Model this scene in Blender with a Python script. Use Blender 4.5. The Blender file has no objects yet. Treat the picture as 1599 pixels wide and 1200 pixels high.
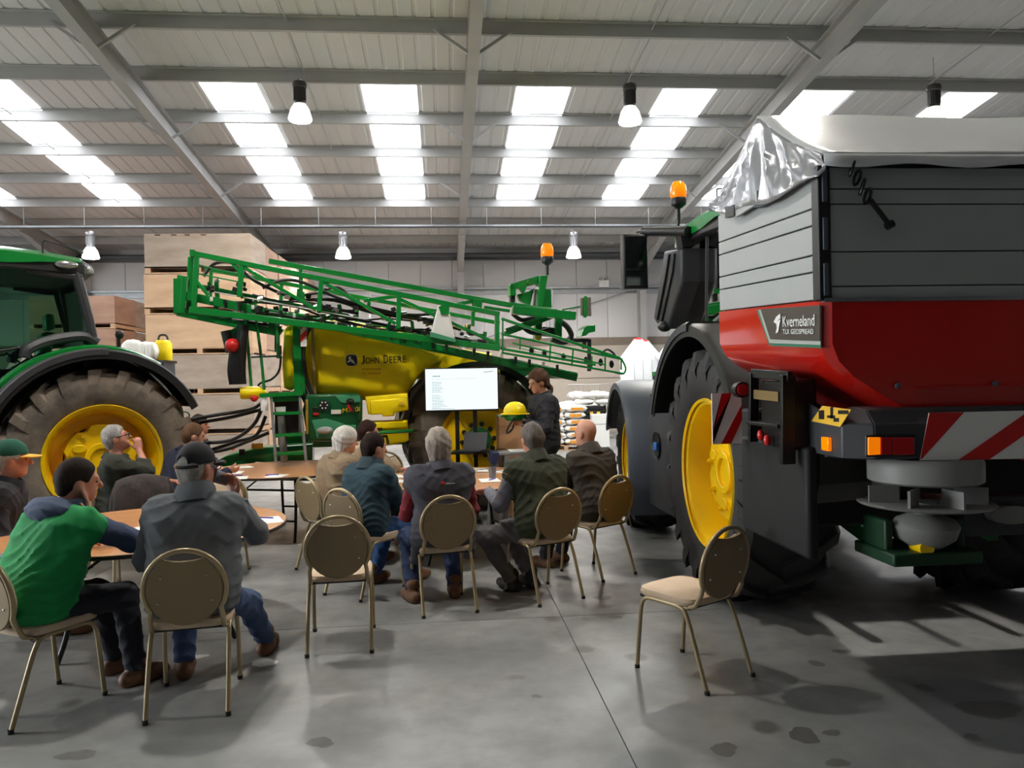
import bpy, math, random
import numpy as np
from mathutils import Vector, Matrix
random.seed(7)
scene = bpy.context.scene
COL = scene.collection
R = math.radians

# ---------------------------------------------------------------- camera
FPX, CAM_H = 1200.0, 1.70          # focal length in pixels of the 1599 x 1200 frame, eye height
YAW, PITCH, ROLL = R(5.0), R(-0.25), R(1.15)
_f = Vector((math.sin(YAW)*math.cos(PITCH), math.cos(YAW)*math.cos(PITCH), math.sin(PITCH)))
_r0 = Vector((math.cos(YAW), -math.sin(YAW), 0)); _u0 = _r0.cross(_f)
_r = _r0*math.cos(ROLL) - _u0*math.sin(ROLL); _u = _u0*math.cos(ROLL) + _r0*math.sin(ROLL)
EYE = Vector((0, 0, CAM_H))
cam = bpy.data.cameras.new('camera'); cam_o = bpy.data.objects.new('camera', cam); COL.objects.link(cam_o)
cam.sensor_width = 36; cam.lens = 36*FPX/1599; cam.clip_end = 200
cam_o.matrix_world = Matrix(((_r.x, _u.x, -_f.x, 0), (_r.y, _u.y, -_f.y, 0), (_r.z, _u.z, -_f.z, CAM_H), (0, 0, 0, 1)))
scene.camera = cam_o

# ---------------------------------------------------------------- world and exposure
world = bpy.data.worlds.new('world'); scene.world = world; world.use_nodes = True
world.node_tree.nodes['Background'].inputs[0].default_value = (0.92, 0.97, 1.0, 1)
world.node_tree.nodes['Background'].inputs[1].default_value = 12.0   # bright overcast daylight outside the door
scene.view_settings.view_transform = 'Standard'; scene.view_settings.look = 'None'
scene.view_settings.exposure = 0.5; scene.view_settings.gamma = 1.0; scene.view_settings.use_curve_mapping = False
scene.cycles.max_bounces = 7; scene.cycles.diffuse_bounces = 5; scene.cycles.glossy_bounces = 3
scene.cycles.transmission_bounces = 4; scene.cycles.transparent_max_bounces = 8
scene.cycles.sample_clamp_indirect = 6.0; scene.cycles.caustics_reflective = False; scene.cycles.caustics_refractive = False
SKYLIGHT, LAMP, SCREEN = 6.2, 430.0, 0.8      # radiance of the daylight roof panels, the high bay lamps, the screen

def ray(px, py): return _f + _r*((px-799.5)/FPX) + _u*((600-py)/FPX)
def at_depth(px, py, d): return EYE + ray(px, py)*d
class Frame:                         # a thing's own axes: origin on the floor, x at an angle to the hall's x
    def __init__(s, ox, oy, deg):
        s.o = Vector((ox, oy, 0)); a = R(deg); s.deg = deg
        s.ex = Vector((math.cos(a), math.sin(a), 0)); s.ey = Vector((-math.sin(a), math.cos(a), 0))
    def on(s, px, py, y):            # the point of the thing's plane y = const that is seen at a pixel, in the thing's own axes
        d = ray(px, py); t = (s.o + s.ey*y - EYE).dot(s.ey)/d.dot(s.ey); p = EYE + d*t - s.o
        return Vector((p.dot(s.ex), y, p.z))
    def onx(s, px, py, x):
        d = ray(px, py); t = (s.o + s.ex*x - EYE).dot(s.ex)/d.dot(s.ex); p = EYE + d*t - s.o
        return Vector((x, p.dot(s.ey), p.z))

# ---------------------------------------------------------------- materials
def lin(c): return tuple(((v/255)/12.92 if v/255 <= .04045 else ((v/255+.055)/1.055)**2.4) for v in c)
def mat(name, c, rough=.5, metal=0., var=0., vs=6., bump=0., bs=60., coat=0., emit=0., stretch=(1, 1, 1), c2=None, trans=0., alpha=1., spec=.5):
    m = bpy.data.materials.new(name); m.use_nodes = True
    nt = m.node_tree; b = nt.nodes['Principled BSDF']; col = lin(c) + (1,)
    b.inputs['Base Color'].default_value = col; b.inputs['Roughness'].default_value = rough; b.inputs['Metallic'].default_value = metal
    b.inputs['Specular IOR Level'].default_value = spec
    if coat: b.inputs['Coat Weight'].default_value = coat; b.inputs['Coat Roughness'].default_value = .08
    if trans: b.inputs['Transmission Weight'].default_value = trans
    if alpha < 1: b.inputs['Alpha'].default_value = alpha
    if emit: b.inputs['Emission Color'].default_value = col; b.inputs['Emission Strength'].default_value = emit
    if var or bump:
        tc = nt.nodes.new('ShaderNodeTexCoord'); mp = nt.nodes.new('ShaderNodeMapping'); mp.inputs['Scale'].default_value = stretch
        nt.links.new(tc.outputs['Object'], mp.inputs['Vector'])
    if var:
        n = nt.nodes.new('ShaderNodeTexNoise'); n.inputs['Scale'].default_value = vs; n.inputs['Detail'].default_value = 5; n.inputs['Roughness'].default_value = .6
        nt.links.new(mp.outputs[0], n.inputs['Vector'])
        rp = nt.nodes.new('ShaderNodeMapRange'); rp.inputs[1].default_value = .3; rp.inputs[2].default_value = .7
        nt.links.new(n.outputs['Fac'], rp.inputs[0])
        mx = nt.nodes.new('ShaderNodeMix'); mx.data_type = 'RGBA'
        if c2: a_, b_ = col, lin(c2) + (1,)
        else: a_, b_ = tuple(v*(1-var) for v in col[:3]) + (1,), tuple(min(1, v*(1+var)) for v in col[:3]) + (1,)
        mx.inputs[6].default_value = a_; mx.inputs[7].default_value = b_
        nt.links.new(rp.outputs[0], mx.inputs[0]); nt.links.new(mx.outputs[2], b.inputs['Base Color'])
    if bump:
        n2 = nt.nodes.new('ShaderNodeTexNoise'); n2.inputs['Scale'].default_value = bs; n2.inputs['Detail'].default_value = 3
        nt.links.new(mp.outputs[0], n2.inputs['Vector'])
        bp = nt.nodes.new('ShaderNodeBump'); bp.inputs['Strength'].default_value = bump; bp.inputs['Distance'].default_value = .02
        nt.links.new(n2.outputs['Fac'], bp.inputs['Height']); nt.links.new(bp.outputs[0], b.inputs['Normal'])
    return m
def emitter(name, c, s):
    m = bpy.data.materials.new(name); m.use_nodes = True; nt = m.node_tree; nt.nodes.clear()
    e = nt.nodes.new('ShaderNodeEmission'); e.inputs[0].default_value = lin(c) + (1,); e.inputs[1].default_value = s
    o = nt.nodes.new('ShaderNodeOutputMaterial'); nt.links.new(e.outputs[0], o.inputs[0]); return m

M = {}
M['roof'] = mat('roof_sheet', (212, 210, 209), .55, var=.02, vs=1.5)
M['steel'] = mat('grey_steel', (168, 167, 166), .5, metal=.0, var=.06, vs=2)
M['galv'] = mat('galvanised_steel', (160, 163, 166), .38, metal=.55, var=.1, vs=4)
M['gutter'] = mat('dark_grey_steel', (88, 90, 94), .5)
M['clad'] = mat('white_cladding', (216, 214, 215), .5, var=.02, vs=1)
M['cladjoint'] = mat('cladding_joint', (120, 120, 122), .6)
M['panelconc'] = mat('concrete_panel', (190, 180, 168), .85, var=.08, vs=1.3, bump=.1, bs=20)
M['brownband'] = mat('brown_concrete_band', (132, 120, 108), .85, var=.1, vs=3)
M['skylight'] = emitter('daylight_panel', (246, 250, 255), SKYLIGHT)
M['lampglow'] = emitter('lamp_glow', (255, 250, 240), LAMP)
M['lampbody'] = mat('dark_lamp_housing', (70, 68, 66), .4, metal=.4)
M['lampsilver'] = mat('silver_lamp_housing', (175, 175, 178), .3, metal=.7)
M['reflector'] = mat('frosted_reflector', (235, 232, 225), .25, trans=.35, emit=.5)
M['wire'] = mat('hanging_wire', (170, 170, 170), .4, metal=.5)
M['green'] = mat('gloss_green_paint', (18, 128, 52), .25, coat=.35, var=.04, vs=3)
M['dgreen'] = mat('dark_green_plastic', (12, 84, 44), .35)
M['pgreen'] = mat('pale_green_plastic', (70, 150, 112), .35)
M['yellow'] = mat('yellow_paint', (250, 205, 10), .3, coat=.3, var=.03, vs=4)
M['tank'] = mat('yellow_plastic', (255, 224, 0), .38, var=.02, vs=2)
M['tyre'] = mat('black_rubber', (42, 41, 41), .75, var=.25, vs=5, bump=.1, bs=40)
M['dusty'] = mat('dusty_rubber', (82, 77, 73), .85, var=.35, vs=4, c2=(138, 124, 110), bump=.1, bs=40)
M['black'] = mat('black_plastic', (22, 22, 23), .45)
M['blackm'] = mat('black_metal', (20, 20, 21), .4, metal=.2)
M['dgrey'] = mat('dark_grey_plastic', (54, 55, 59), .5, bump=.05, bs=200)
M['mgrey'] = mat('slate_grey_plastic', (84, 90, 100), .45)
M['chrome'] = mat('bright_metal', (200, 200, 202), .2, metal=.9)
M['white'] = mat('white_paint', (235, 235, 232), .4)
M['red'] = mat('red_paint', (200, 28, 26), .3, coat=.3)
M['sred'] = mat('gloss_red_hopper_paint', (196, 26, 16), .22, coat=.5, var=.03, vs=3)
M['sgrey'] = mat('grey_aluminium_slat', (164, 168, 168), .45, metal=.0, var=.02, vs=3)
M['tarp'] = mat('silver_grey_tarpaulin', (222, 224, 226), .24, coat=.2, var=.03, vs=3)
M['tarpend'] = mat('shaded_silver_tarpaulin', (150, 152, 156), .22, metal=.25, coat=.3)  # same cloth as the top; shade of the end faces put into the colour
M['amber'] = mat('amber_lens', (255, 128, 0), .15, emit=.5, coat=.4)
M['redlens'] = mat('red_lens', (190, 12, 22), .15, coat=.5)
M['orange'] = mat('orange_plastic', (240, 100, 20), .4)
M['ply'] = mat('plywood', (214, 180, 148), .75, var=.08, vs=2.0, c2=(188, 152, 122), stretch=(.6, .6, 2.5))
M['ply2'] = mat('weathered_plywood', (176, 160, 146), .8, var=.1, vs=2.0, c2=(146, 128, 116), stretch=(.6, .6, 2.5))
M['ply3'] = mat('reddish_plywood', (182, 146, 124), .8, var=.1, vs=2.0, c2=(154, 118, 100), stretch=(.6, .6, 2.5))
M['timber'] = mat('pale_timber', (196, 160, 128), .8, var=.12, vs=4)
M['card'] = mat('brown_cardboard', (196, 150, 108), .8, var=.04, vs=3)
M['sack'] = mat('white_sack', (236, 234, 230), .55, var=.03, vs=5, bump=.25, bs=12)
M['sackprint'] = mat('orange_sack_print', (226, 150, 40), .6)
M['bag'] = mat('white_woven_bag', (238, 240, 242), .7, bump=.25, bs=8)
M['paper'] = mat('white_paper', (244, 244, 242), .7)
M['ink'] = mat('blue_pen', (40, 44, 170), .4)
M['tabletop'] = mat('wood_veneer_top', (206, 150, 100), .3, var=.08, vs=2.5, stretch=(.4, 4, 1), c2=(188, 128, 82))
M['tableedge'] = mat('dark_brown_edge', (58, 44, 36), .5)
M['cup'] = mat('grey_paper_cup', (120, 118, 124), .6)
M['chairtube'] = mat('gold_bronze_tube', (168, 150, 116), .34, metal=.45, var=.05, vs=8)
M['chairback'] = mat('bronze_back_panel', (140, 120, 88), .45, metal=.15, var=.05, vs=6)
M['chairpad'] = mat('beige_fabric', (206, 184, 158), .85, var=.06, vs=9, bump=.12, bs=260)
def pane_mat(name, tint, refl=.06):
    m = bpy.data.materials.new(name); m.use_nodes = True; nt = m.node_tree; nt.nodes.clear()
    t = nt.nodes.new('ShaderNodeBsdfTransparent'); t.inputs[0].default_value = lin(tint) + (1,); g = nt.nodes.new('ShaderNodeBsdfGlossy'); g.inputs['Roughness'].default_value = .02
    fr = nt.nodes.new('ShaderNodeFresnel'); fr.inputs[0].default_value = 1.6; x = nt.nodes.new('ShaderNodeMixShader'); o = nt.nodes.new('ShaderNodeOutputMaterial')
    nt.links.new(fr.outputs[0], x.inputs[0]); nt.links.new(t.outputs[0], x.inputs[1]); nt.links.new(g.outputs[0], x.inputs[2]); nt.links.new(x.outputs[0], o.inputs[0]); return m
M['clearglass'] = pane_mat('clear_cab_glass', (226, 240, 234)); M['glass'] = pane_mat('tinted_cab_glass', (196, 218, 206))
M['matblack'] = mat('matt_black_plastic', (9, 9, 10), .7)
M['mirrorglass'] = mat('mirror_glass', (60, 66, 66), .06, metal=.9)
M['glasses'] = mat('glasses_frame', (30, 28, 30), .3)
def skin_mat(n, c): return mat(n, c, .5, var=.06, vs=14)

# ---------------------------------------------------------------- mesh builder
class MB:
    def __init__(s): s.v = []; s.f = []; s.mi = []
    def add(s, vs, fs, mi=0):
        o = len(s.v); s.v += [tuple(p) for p in vs]; s.f += [tuple(i+o for i in f) for f in fs]; s.mi += [mi]*len(fs); return s
    def box(s, x0, x1, y0, y1, z0, z1, mi=0):
        vs = [(x, y, z) for z in (z0, z1) for y in (y0, y1) for x in (x0, x1)]
        return s.add(vs, [(0, 2, 3, 1), (4, 5, 7, 6), (0, 1, 5, 4), (2, 6, 7, 3), (0, 4, 6, 2), (1, 3, 7, 5)], mi)
    def hexa(s, a, b, mi=0):      # two quads a, b with matching corners
        return s.add(list(a)+list(b), [(3, 2, 1, 0), (4, 5, 6, 7), (0, 1, 5, 4), (1, 2, 6, 5), (2, 3, 7, 6), (3, 0, 4, 7)], mi)
    def bar(s, p, q, w, h=None, up=(0, 0, 1), mi=0):
        p, q = Vector(p), Vector(q); h = h or w; d = (q-p).normalized(); u = Vector(up)
        if abs(d.dot(u)) > .98: u = Vector((1, 0, 0))
        sx = d.cross(u).normalized()*(w/2); sy = sx.cross(d).normalized()*(h/2)
        a = [p-sx-sy, p+sx-sy, p+sx+sy, p-sx+sy]; b = [v+(q-p) for v in a]
        return s.hexa(a, b, mi)
    def tube(s, pts, r, n=8, closed=False, mi=0):
        pts = [Vector(p) for p in pts]; N = len(pts); rr = r if isinstance(r, (list, tuple)) else [r]*N
        rings = []; up = None
        for i, p in enumerate(pts):
            a = pts[(i-1) % N] if (closed or i) else p; b = pts[(i+1) % N] if (closed or i < N-1) else p
            d = (b-a).normalized() if (b-a).length > 1e-9 else Vector((0, 0, 1))
            if up is None: up = Vector((0, 0, 1)) if abs(d.z) < .9 else Vector((1, 0, 0))
            sx = d.cross(up)
            sx = sx.normalized() if sx.length > 1e-6 else d.orthogonal().normalized()
            up = sx.cross(d).normalized()
            rings.append([p + sx*(rr[i]*math.cos(2*math.pi*k/n)) + up*(rr[i]*math.sin(2*math.pi*k/n)) for k in range(n)])
        return s.loft(rings, closed_ring=True, closed=closed, mi=mi)
    def loft(s, rings, closed_ring=True, closed=False, caps=True, mi=0):
        n = len(rings[0]); N = len(rings); vs = [p for rg in rings for p in rg]; fs = []
        for i in range(N if closed else N-1):
            j = (i+1) % N
            for k in range(n if closed_ring else n-1):
                l = (k+1) % n; fs.append((i*n+k, i*n+l, j*n+l, j*n+k))
        if caps and not closed and closed_ring: fs += [tuple(range(n-1, -1, -1)), tuple((N-1)*n+k for k in range(n))]
        return s.add(vs, fs, mi)
    def cyl(s, p, q, r, r2=None, n=16, mi=0): return s.tube([p, q], [r, r if r2 is None else r2], n, mi=mi)
    def lathe(s, prof, c=(0, 0, 0), axis='z', n=32, mi=0, a0=0., a1=None):      # prof: (radius, height along axis)
        c = Vector(c); full = a1 is None; N = n if full else n+1; rings = []
        for r, h in prof:
            rg = []
            for k in range(N):
                a = a0 + (2*math.pi*k/n if full else (a1-a0)*k/n); x, y = r*math.cos(a), r*math.sin(a)
                rg.append(c + (Vector((x, y, h)) if axis == 'z' else Vector((x, h, y)) if axis == 'y' else Vector((h, x, y))))
            rings.append(rg)
        return s.loft(rings, closed_ring=full, caps=False, mi=mi)
    def ball(s, c, rx, ry=None, rz=None, n=16, m=10, mi=0):
        ry = ry or rx; rz = rz or rx; c = Vector(c); rings = []
        for i in range(m+1):
            t = math.pi*i/m - math.pi/2; ct = max(math.cos(t), 1e-3)
            rings.append([c + Vector((rx*ct*math.cos(2*math.pi*k/n), ry*ct*math.sin(2*math.pi*k/n), rz*math.sin(t))) for k in range(n)])
        return s.loft(rings, mi=mi)
    def prism(s, poly, fn, d0, d1, mi=0):         # poly 2D, fn(a, b, d) -> point
        n = len(poly); return s.add([fn(a, b, d0) for a, b in poly] + [fn(a, b, d1) for a, b in poly],
            [tuple(range(n-1, -1, -1)), tuple(range(n, 2*n))] + [(k, (k+1) % n, n+(k+1) % n, n+k) for k in range(n)], mi)
    def pillow(s, poly, fn, d0, d1, inset=.06, steps=3, mi=0):     # rounded extrusion: rings shrink towards both faces
        n = len(poly); P = [Vector((a, b)) for a, b in poly]; nrm = []
        area = sum(P[i].x*P[(i+1) % n].y - P[(i+1) % n].x*P[i].y for i in range(n)); sg = 1 if area > 0 else -1
        for i in range(n):
            e1 = (P[i]-P[i-1]).normalized(); e2 = (P[(i+1) % n]-P[i]).normalized(); t = (e1+e2)
            t = t.normalized() if t.length > 1e-6 else e1; nrm.append(Vector((-t.y, t.x))*sg)
        rings = []
        for k in range(steps+1):
            a = math.pi/2*k/steps; ins = inset*(1-math.sin(a)); dd = d0 + (inset*(1-math.cos(a)) if d1 > d0 else -inset*(1-math.cos(a)))
            rings.append([fn(*(P[i]+nrm[i]*ins), dd) for i in range(n)])
        for k in range(steps, -1, -1):
            a = math.pi/2*k/steps; ins = inset*(1-math.sin(a)); dd = d1 - (inset*(1-math.cos(a)) if d1 > d0 else -inset*(1-math.cos(a)))
            rings.append([fn(*(P[i]+nrm[i]*ins), dd) for i in range(n)])
        return s.loft(rings, mi=mi)
    def mesh(s, name, mats, smooth=True, ang=38):
        me = bpy.data.meshes.new(name); me.from_pydata(s.v, [], s.f); me.update()
        for m in (mats if isinstance(mats, (list, tuple)) else [mats]): me.materials.append(M[m] if isinstance(m, str) else m)
        if any(s.mi): me.polygons.foreach_set('material_index', s.mi)
        if smooth:
            me.polygons.foreach_set('use_smooth', [True]*len(me.polygons)); me.set_sharp_from_angle(angle=R(ang))
        return me
    def build(s, name, mats, parent=None, bevel=0., smooth=True, ang=38):
        return link(name, s.mesh(name, mats, smooth, ang), parent, bevel)
def link(name, me, parent=None, bevel=0.):
    o = bpy.data.objects.new(name, me); COL.objects.link(o)
    if parent: o.parent = parent
    if bevel:
        b = o.modifiers.new('bevel', 'BEVEL'); b.width = bevel; b.segments = 2; b.limit_method = 'ANGLE'; b.angle_limit = R(40); b.harden_normals = False
    return o
def tag(o, label=None, cat=None, group=None, kind=None):
    if label: o['label'] = label
    if cat: o['category'] = cat
    if group: o['group'] = group
    if kind: o['kind'] = kind
    return o
def thing(name, label, cat, loc=(0, 0, 0), rz=0., group=None, kind=None):
    o = bpy.data.objects.new(name, None); COL.objects.link(o); o.empty_display_size = .1
    o.location = loc; o.rotation_euler = (0, 0, rz); return tag(o, label, cat, group, kind)
def dup(o, loc=None, rz=None, parent=None, label=None, rot=None):
    c = o.copy(); COL.objects.link(c); c.parent = parent
    for k in list(o.children): dup(k, parent=c)
    if loc is not None: c.location = loc
    if rz is not None: c.rotation_euler = (0, 0, rz)
    if rot is not None: c.rotation_euler = rot
    if label: c['label'] = label
    return c
def text_mesh(s, size, depth=.004, shear=0., squash=1.):
    cu = bpy.data.curves.new('lettering', 'FONT'); cu.body = s; cu.size = size; cu.extrude = depth/2; cu.shear = shear; cu.resolution_u = 3
    o = bpy.data.objects.new('lettering', cu); COL.objects.link(o)
    me = bpy.data.meshes.new_from_object(o.evaluated_get(bpy.context.evaluated_depsgraph_get()))
    bpy.data.objects.remove(o); bpy.data.curves.remove(cu)
    if squash != 1.: me.transform(Matrix.Diagonal((squash, 1, 1, 1)))
    return me
def place_text(name, s, size, m, parent, origin, ex, ez, depth=.004, shear=0., squash=1.):
    me = text_mesh(s, size, depth, shear, squash); me.name = name; me.materials.clear(); me.materials.append(M[m])
    ex = Vector(ex).normalized(); ez = Vector(ez).normalized(); n = ex.cross(ez)
    me.transform(Matrix(((ex.x, ez.x, n.x, origin[0]), (ex.y, ez.y, n.y, origin[1]), (ex.z, ez.z, n.z, origin[2]), (0, 0, 0, 1))))
    return link(name, me, parent)
def fit_text(name, s, m, parent, p0, p1, h, up=(0, 0, 1), depth=.004):     # lettering stretched between two points, h high
    me = text_mesh(s, 1., depth); co = [v.co for v in me.vertices]; a, b = min(v.x for v in co), max(v.x for v in co); c, d = min(v.y for v in co), max(v.y for v in co)
    p0, p1 = Vector(p0), Vector(p1); ex = (p1-p0); L = ex.length; ex.normalize(); ez = Vector(up).normalized(); n = ex.cross(ez)
    me.transform(Matrix(((L/(b-a), 0, 0, -a*L/(b-a)), (0, h/(d-c), 0, -c*h/(d-c)), (0, 0, 1, 0), (0, 0, 0, 1))))
    me.transform(Matrix(((ex.x, ez.x, n.x, p0.x), (ex.y, ez.y, n.y, p0.y), (ex.z, ez.z, n.z, p0.z), (0, 0, 0, 1))))
    me.name = name; me.materials.clear(); me.materials.append(M[m]); return link(name, me, parent)
def bez(pts, n=8):                    # smooth curve through points (Catmull-Rom)
    P = [Vector(p) for p in pts]; out = []
    for i in range(len(P)-1):
        a = P[max(i-1, 0)]; b = P[i]; c = P[i+1]; d = P[min(i+2, len(P)-1)]
        for k in range(n):
            t = k/n; out.append(.5*((2*b) + (c-a)*t + (2*a-5*b+4*c-d)*t*t + (3*b-a-3*c+d)*t*t*t))
    return out + [P[-1]]
# ================================================================ the hall
X0, X1, Y0, Y1 = -16.7, 17.8, -14.6, 24.6
RIDGE, SLOPE = 5.0, 0.115
BAY, RX0 = 5.75, 0.56
def roof_z(y): return 8.58 - SLOPE*(y if y > RIDGE else 2*RIDGE - y)       # underside of the purlins
# --- floor: power-floated slabs with saw-cut joints
def concrete():
    m = bpy.data.materials.new('polished_concrete'); m.use_nodes = True; nt = m.node_tree; b = nt.nodes['Principled BSDF']
    tc = nt.nodes.new('ShaderNodeTexCoord'); L = nt.links.new
    def noise(s, d=6, r=.6):
        n = nt.nodes.new('ShaderNodeTexNoise'); n.inputs['Scale'].default_value = s; n.inputs['Detail'].default_value = d; n.inputs['Roughness'].default_value = r
        L(tc.outputs['Object'], n.inputs['Vector']); return n
    def rng(src, a, b_, c, d):
        r = nt.nodes.new('ShaderNodeMapRange'); r.inputs[1].default_value = a; r.inputs[2].default_value = b_; r.inputs[3].default_value = c; r.inputs[4].default_value = d
        L(src, r.inputs[0]); return r.outputs[0]
    def mix(f, a, b_, mode='MIX'):
        x = nt.nodes.new('ShaderNodeMix'); x.data_type = 'RGBA'; x.blend_type = mode
        for i, v in ((0, f), (6, a), (7, b_)):
            if isinstance(v, (tuple, float)): x.inputs[i].default_value = v
            else: L(v, x.inputs[i])
        return x.outputs[2]
    n1, n2, n3 = noise(.45), noise(3.2), noise(1.1, 4)
    c = mix(rng(n1.outputs[0], .38, .62, 0, 1), lin((124, 127, 128)) + (1,), lin((158, 158, 156)) + (1,))
    c = mix(rng(n2.outputs[0], .42, .70, 0, .55), c, lin((112, 112, 110)) + (1,))
    # oil and water spots
    vo = nt.nodes.new('ShaderNodeTexVoronoi'); vo.inputs['Scale'].default_value = 1.7; vo.inputs['Randomness'].default_value = 1
    wp = nt.nodes.new('ShaderNodeMixRGB'); wp.blend_type = 'ADD'; wp.inputs[0].default_value = .12
    L(tc.outputs['Object'], wp.inputs[1]); L(n2.outputs['Color'], wp.inputs[2]); L(wp.outputs[0], vo.inputs['Vector'])
    sp = rng(vo.outputs['Distance'], .10, .16, .75, 0); gate = rng(n3.outputs[0], .46, .5, 0, 1)
    mu = nt.nodes.new('ShaderNodeMath'); mu.operation = 'MULTIPLY'; L(sp, mu.inputs[0]); L(gate, mu.inputs[1])
    c = mix(mu.outputs[0], c, lin((84, 82, 78)) + (1,)); L(c, b.inputs['Base Color'])
    L(rng(n2.outputs[0], .3, .7, .3, .5), b.inputs['Roughness']); b.inputs['Specular IOR Level'].default_value = .45
    bp = nt.nodes.new('ShaderNodeBump'); bp.inputs['Strength'].default_value = .04; L(n2.outputs[0], bp.inputs['Height']); L(bp.outputs[0], b.inputs['Normal'])
    return m
M['concrete'] = concrete()
M['joint'] = mat('floor_joint', (70, 66, 62), .9)
floor = MB().box(X0, X1, Y0, Y1, -.3, -.012).build('floor', 'joint', smooth=False); tag(floor, kind='structure')
xs = [X0] + [x for x in (-15.2, -11.2, -7.2, -3.2, .8, 4.8, 8.8, 12.8, 16.8)] + [X1]
ys = [Y0] + [y for y in (-12.54, -6.54, -.54, 5.46, 11.46, 17.46, 23.46)] + [Y1]
for i in range(len(xs)-1):
    for j in range(len(ys)-1):
        g = .003
        MB().box(xs[i]+g, xs[i+1]-g, ys[j]+g, ys[j+1]-g, -.15, 0).build('slab', 'concrete', floor, smooth=False)
# --- stains and scuffs on the floor
M['stain'] = mat('oily_stain', (100, 100, 97), .38, var=.15, vs=9); M['scuff'] = mat('white_scuff', (200, 200, 196), .8)
def blob(name, px, py, w, h, m_, seed):
    d = ray(px, py); c = EYE + d*(-CAM_H/d.z); rn = random.Random(seed); ph = [rn.uniform(0, 6.3) for _ in range(4)]; sc = c.y/FPX
    pts = []
    for k in range(28):
        a = 2*math.pi*k/28; r_ = 1 + .14*math.sin(2*a+ph[0]) + .1*math.sin(3*a+ph[1]) + .06*math.sin(7*a+ph[2])
        pts.append((c.x + w*sc*r_*math.cos(a), c.y + h*sc*c.y/CAM_H*r_*math.sin(a), .0006))
    MB().add(pts, [tuple(range(28))]).build(name, m_, floor, smooth=False)
for i, (px, py, w, h) in enumerate(((1255, 1149, 25, 13), (1299, 1145, 14, 6), (1131, 1171, 22, 11), (1308, 1192, 18, 8), (1545, 1108, 46, 18), (1445, 1075, 14, 6), (1518, 1152, 15, 6), (1314, 1018, 14, 4), (942, 934, 13, 4), (960, 964, 10, 3), (1275, 1037, 12, 5), (838, 1088, 8, 3), (500, 1160, 20, 8), (120, 1180, 26, 8))): blob('stain', px, py, w, h, 'stain', i)
for i, (px, py, w, h) in enumerate(((412, 1035, 20, 6), (310, 1026, 14, 3))): blob('scuff_mark', px, py, w, h, 'scuff', 30+i)
# --- walls
def zeave(): return roof_z(Y1) + .25
wb = MB().box(X0, X1, Y1, Y1+.2, 0, zeave()).build('wall_back', 'clad', smooth=False); tag(wb, kind='structure')
DY0, DY1, DH = 2.5, 11.0, 5.4                  # the open sliding door of the left wall, daylight outside
m = MB().box(X0-.2, X0, Y0, DY0, 0, 9.2).box(X0-.2, X0, DY1, Y1+.2, 0, 9.2).box(X0-.2, X0, DY0, DY1, DH, 9.2); tag(m.build('wall_left', 'clad', smooth=False), kind='structure')
yard = MB().box(X0-40, X0-.2, -40, 40, -.3, -.01).build('ground', mat('yard_gravel', (150, 148, 142), .9, var=.1), smooth=False); tag(yard, kind='structure')
pl = bpy.data.lights.new('door_portal', 'AREA'); pl.shape = 'RECTANGLE'; pl.size = DY1-DY0; pl.size_y = DH; pl.cycles.is_portal = True
po = bpy.data.objects.new('door_portal', pl); COL.objects.link(po); po.location = (X0-.22, (DY0+DY1)/2, DH/2); po.rotation_euler = (R(90), 0, R(-90))
for nm, a in (('wall_right', (X1, X1+.2, Y0, Y1+.2)), ('wall_front', (X0, X1, Y0-.2, Y0))):
    m = MB().box(*a, 0, 9.2 if nm != 'wall_front' else zeave()); tag(m.build(nm, 'clad' if nm != 'wall_front' else 'gutter', smooth=False), kind='structure')
x = X0
while x < X1-.2:                        # cladding sheets above, 1.0 m wide
    MB().box(x+.008, min(x+1.0, X1)-.008, Y1-.06, Y1, 3.02, zeave()-.3).build('cladding_panel', 'clad', wb, smooth=False); x += 1.0
for k in range(-3, 3):                  # precast concrete panels below, two high
    a, b = RX0 + k*BAY, RX0 + (k+1)*BAY
    a, b = max(a, X0), min(b, X1)
    for z0, z1 in ((0, 1.72), (1.735, 2.78)):
        MB().box(a+.01, b-.01, Y1-.16, Y1, z0, z1).build('concrete_panel', 'panelconc', wb, bevel=.01, smooth=False)
    MB().box(a+.005, b-.005, Y1-.17, Y1, 2.78, 3.04).build('concrete_capping', 'brownband', wb, smooth=False)
for z in (4.62,):                       # wall rails
    MB().box(X0, X1, Y1-.24, Y1-.08, z, z+.06).box(X0, X1, Y1-.1, Y1-.07, z-.16, z+.06).build('wall_rail', 'galv', wb, smooth=False)
for x in (3.45, -2.3, 9.2, -8.05):      # slim wall posts between the portals
    MB().box(x-.05, x+.05, Y1-.2, Y1-.06, 3.04, 4.62).build('wall_post', 'galv', wb, smooth=False)
MB().box(X0, X1, Y1-.35, Y1-.2, 5.54, 5.76).build('eaves_beam', 'gutter', wb, smooth=False)
MB().tube([(X0, Y1-.5, 5.66), (X1, Y1-.5, 5.66)], .06, 10).build('eaves_pipe', 'gutter', wb)
for a, b in (((1.4, 3.1), (6.1, 4.55)), ):
    MB().cyl((a[0], Y1-.2, a[1]), (b[0], Y1-.2, b[1]), .018, n=6).build('brace_rod', 'galv', wb)
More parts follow.
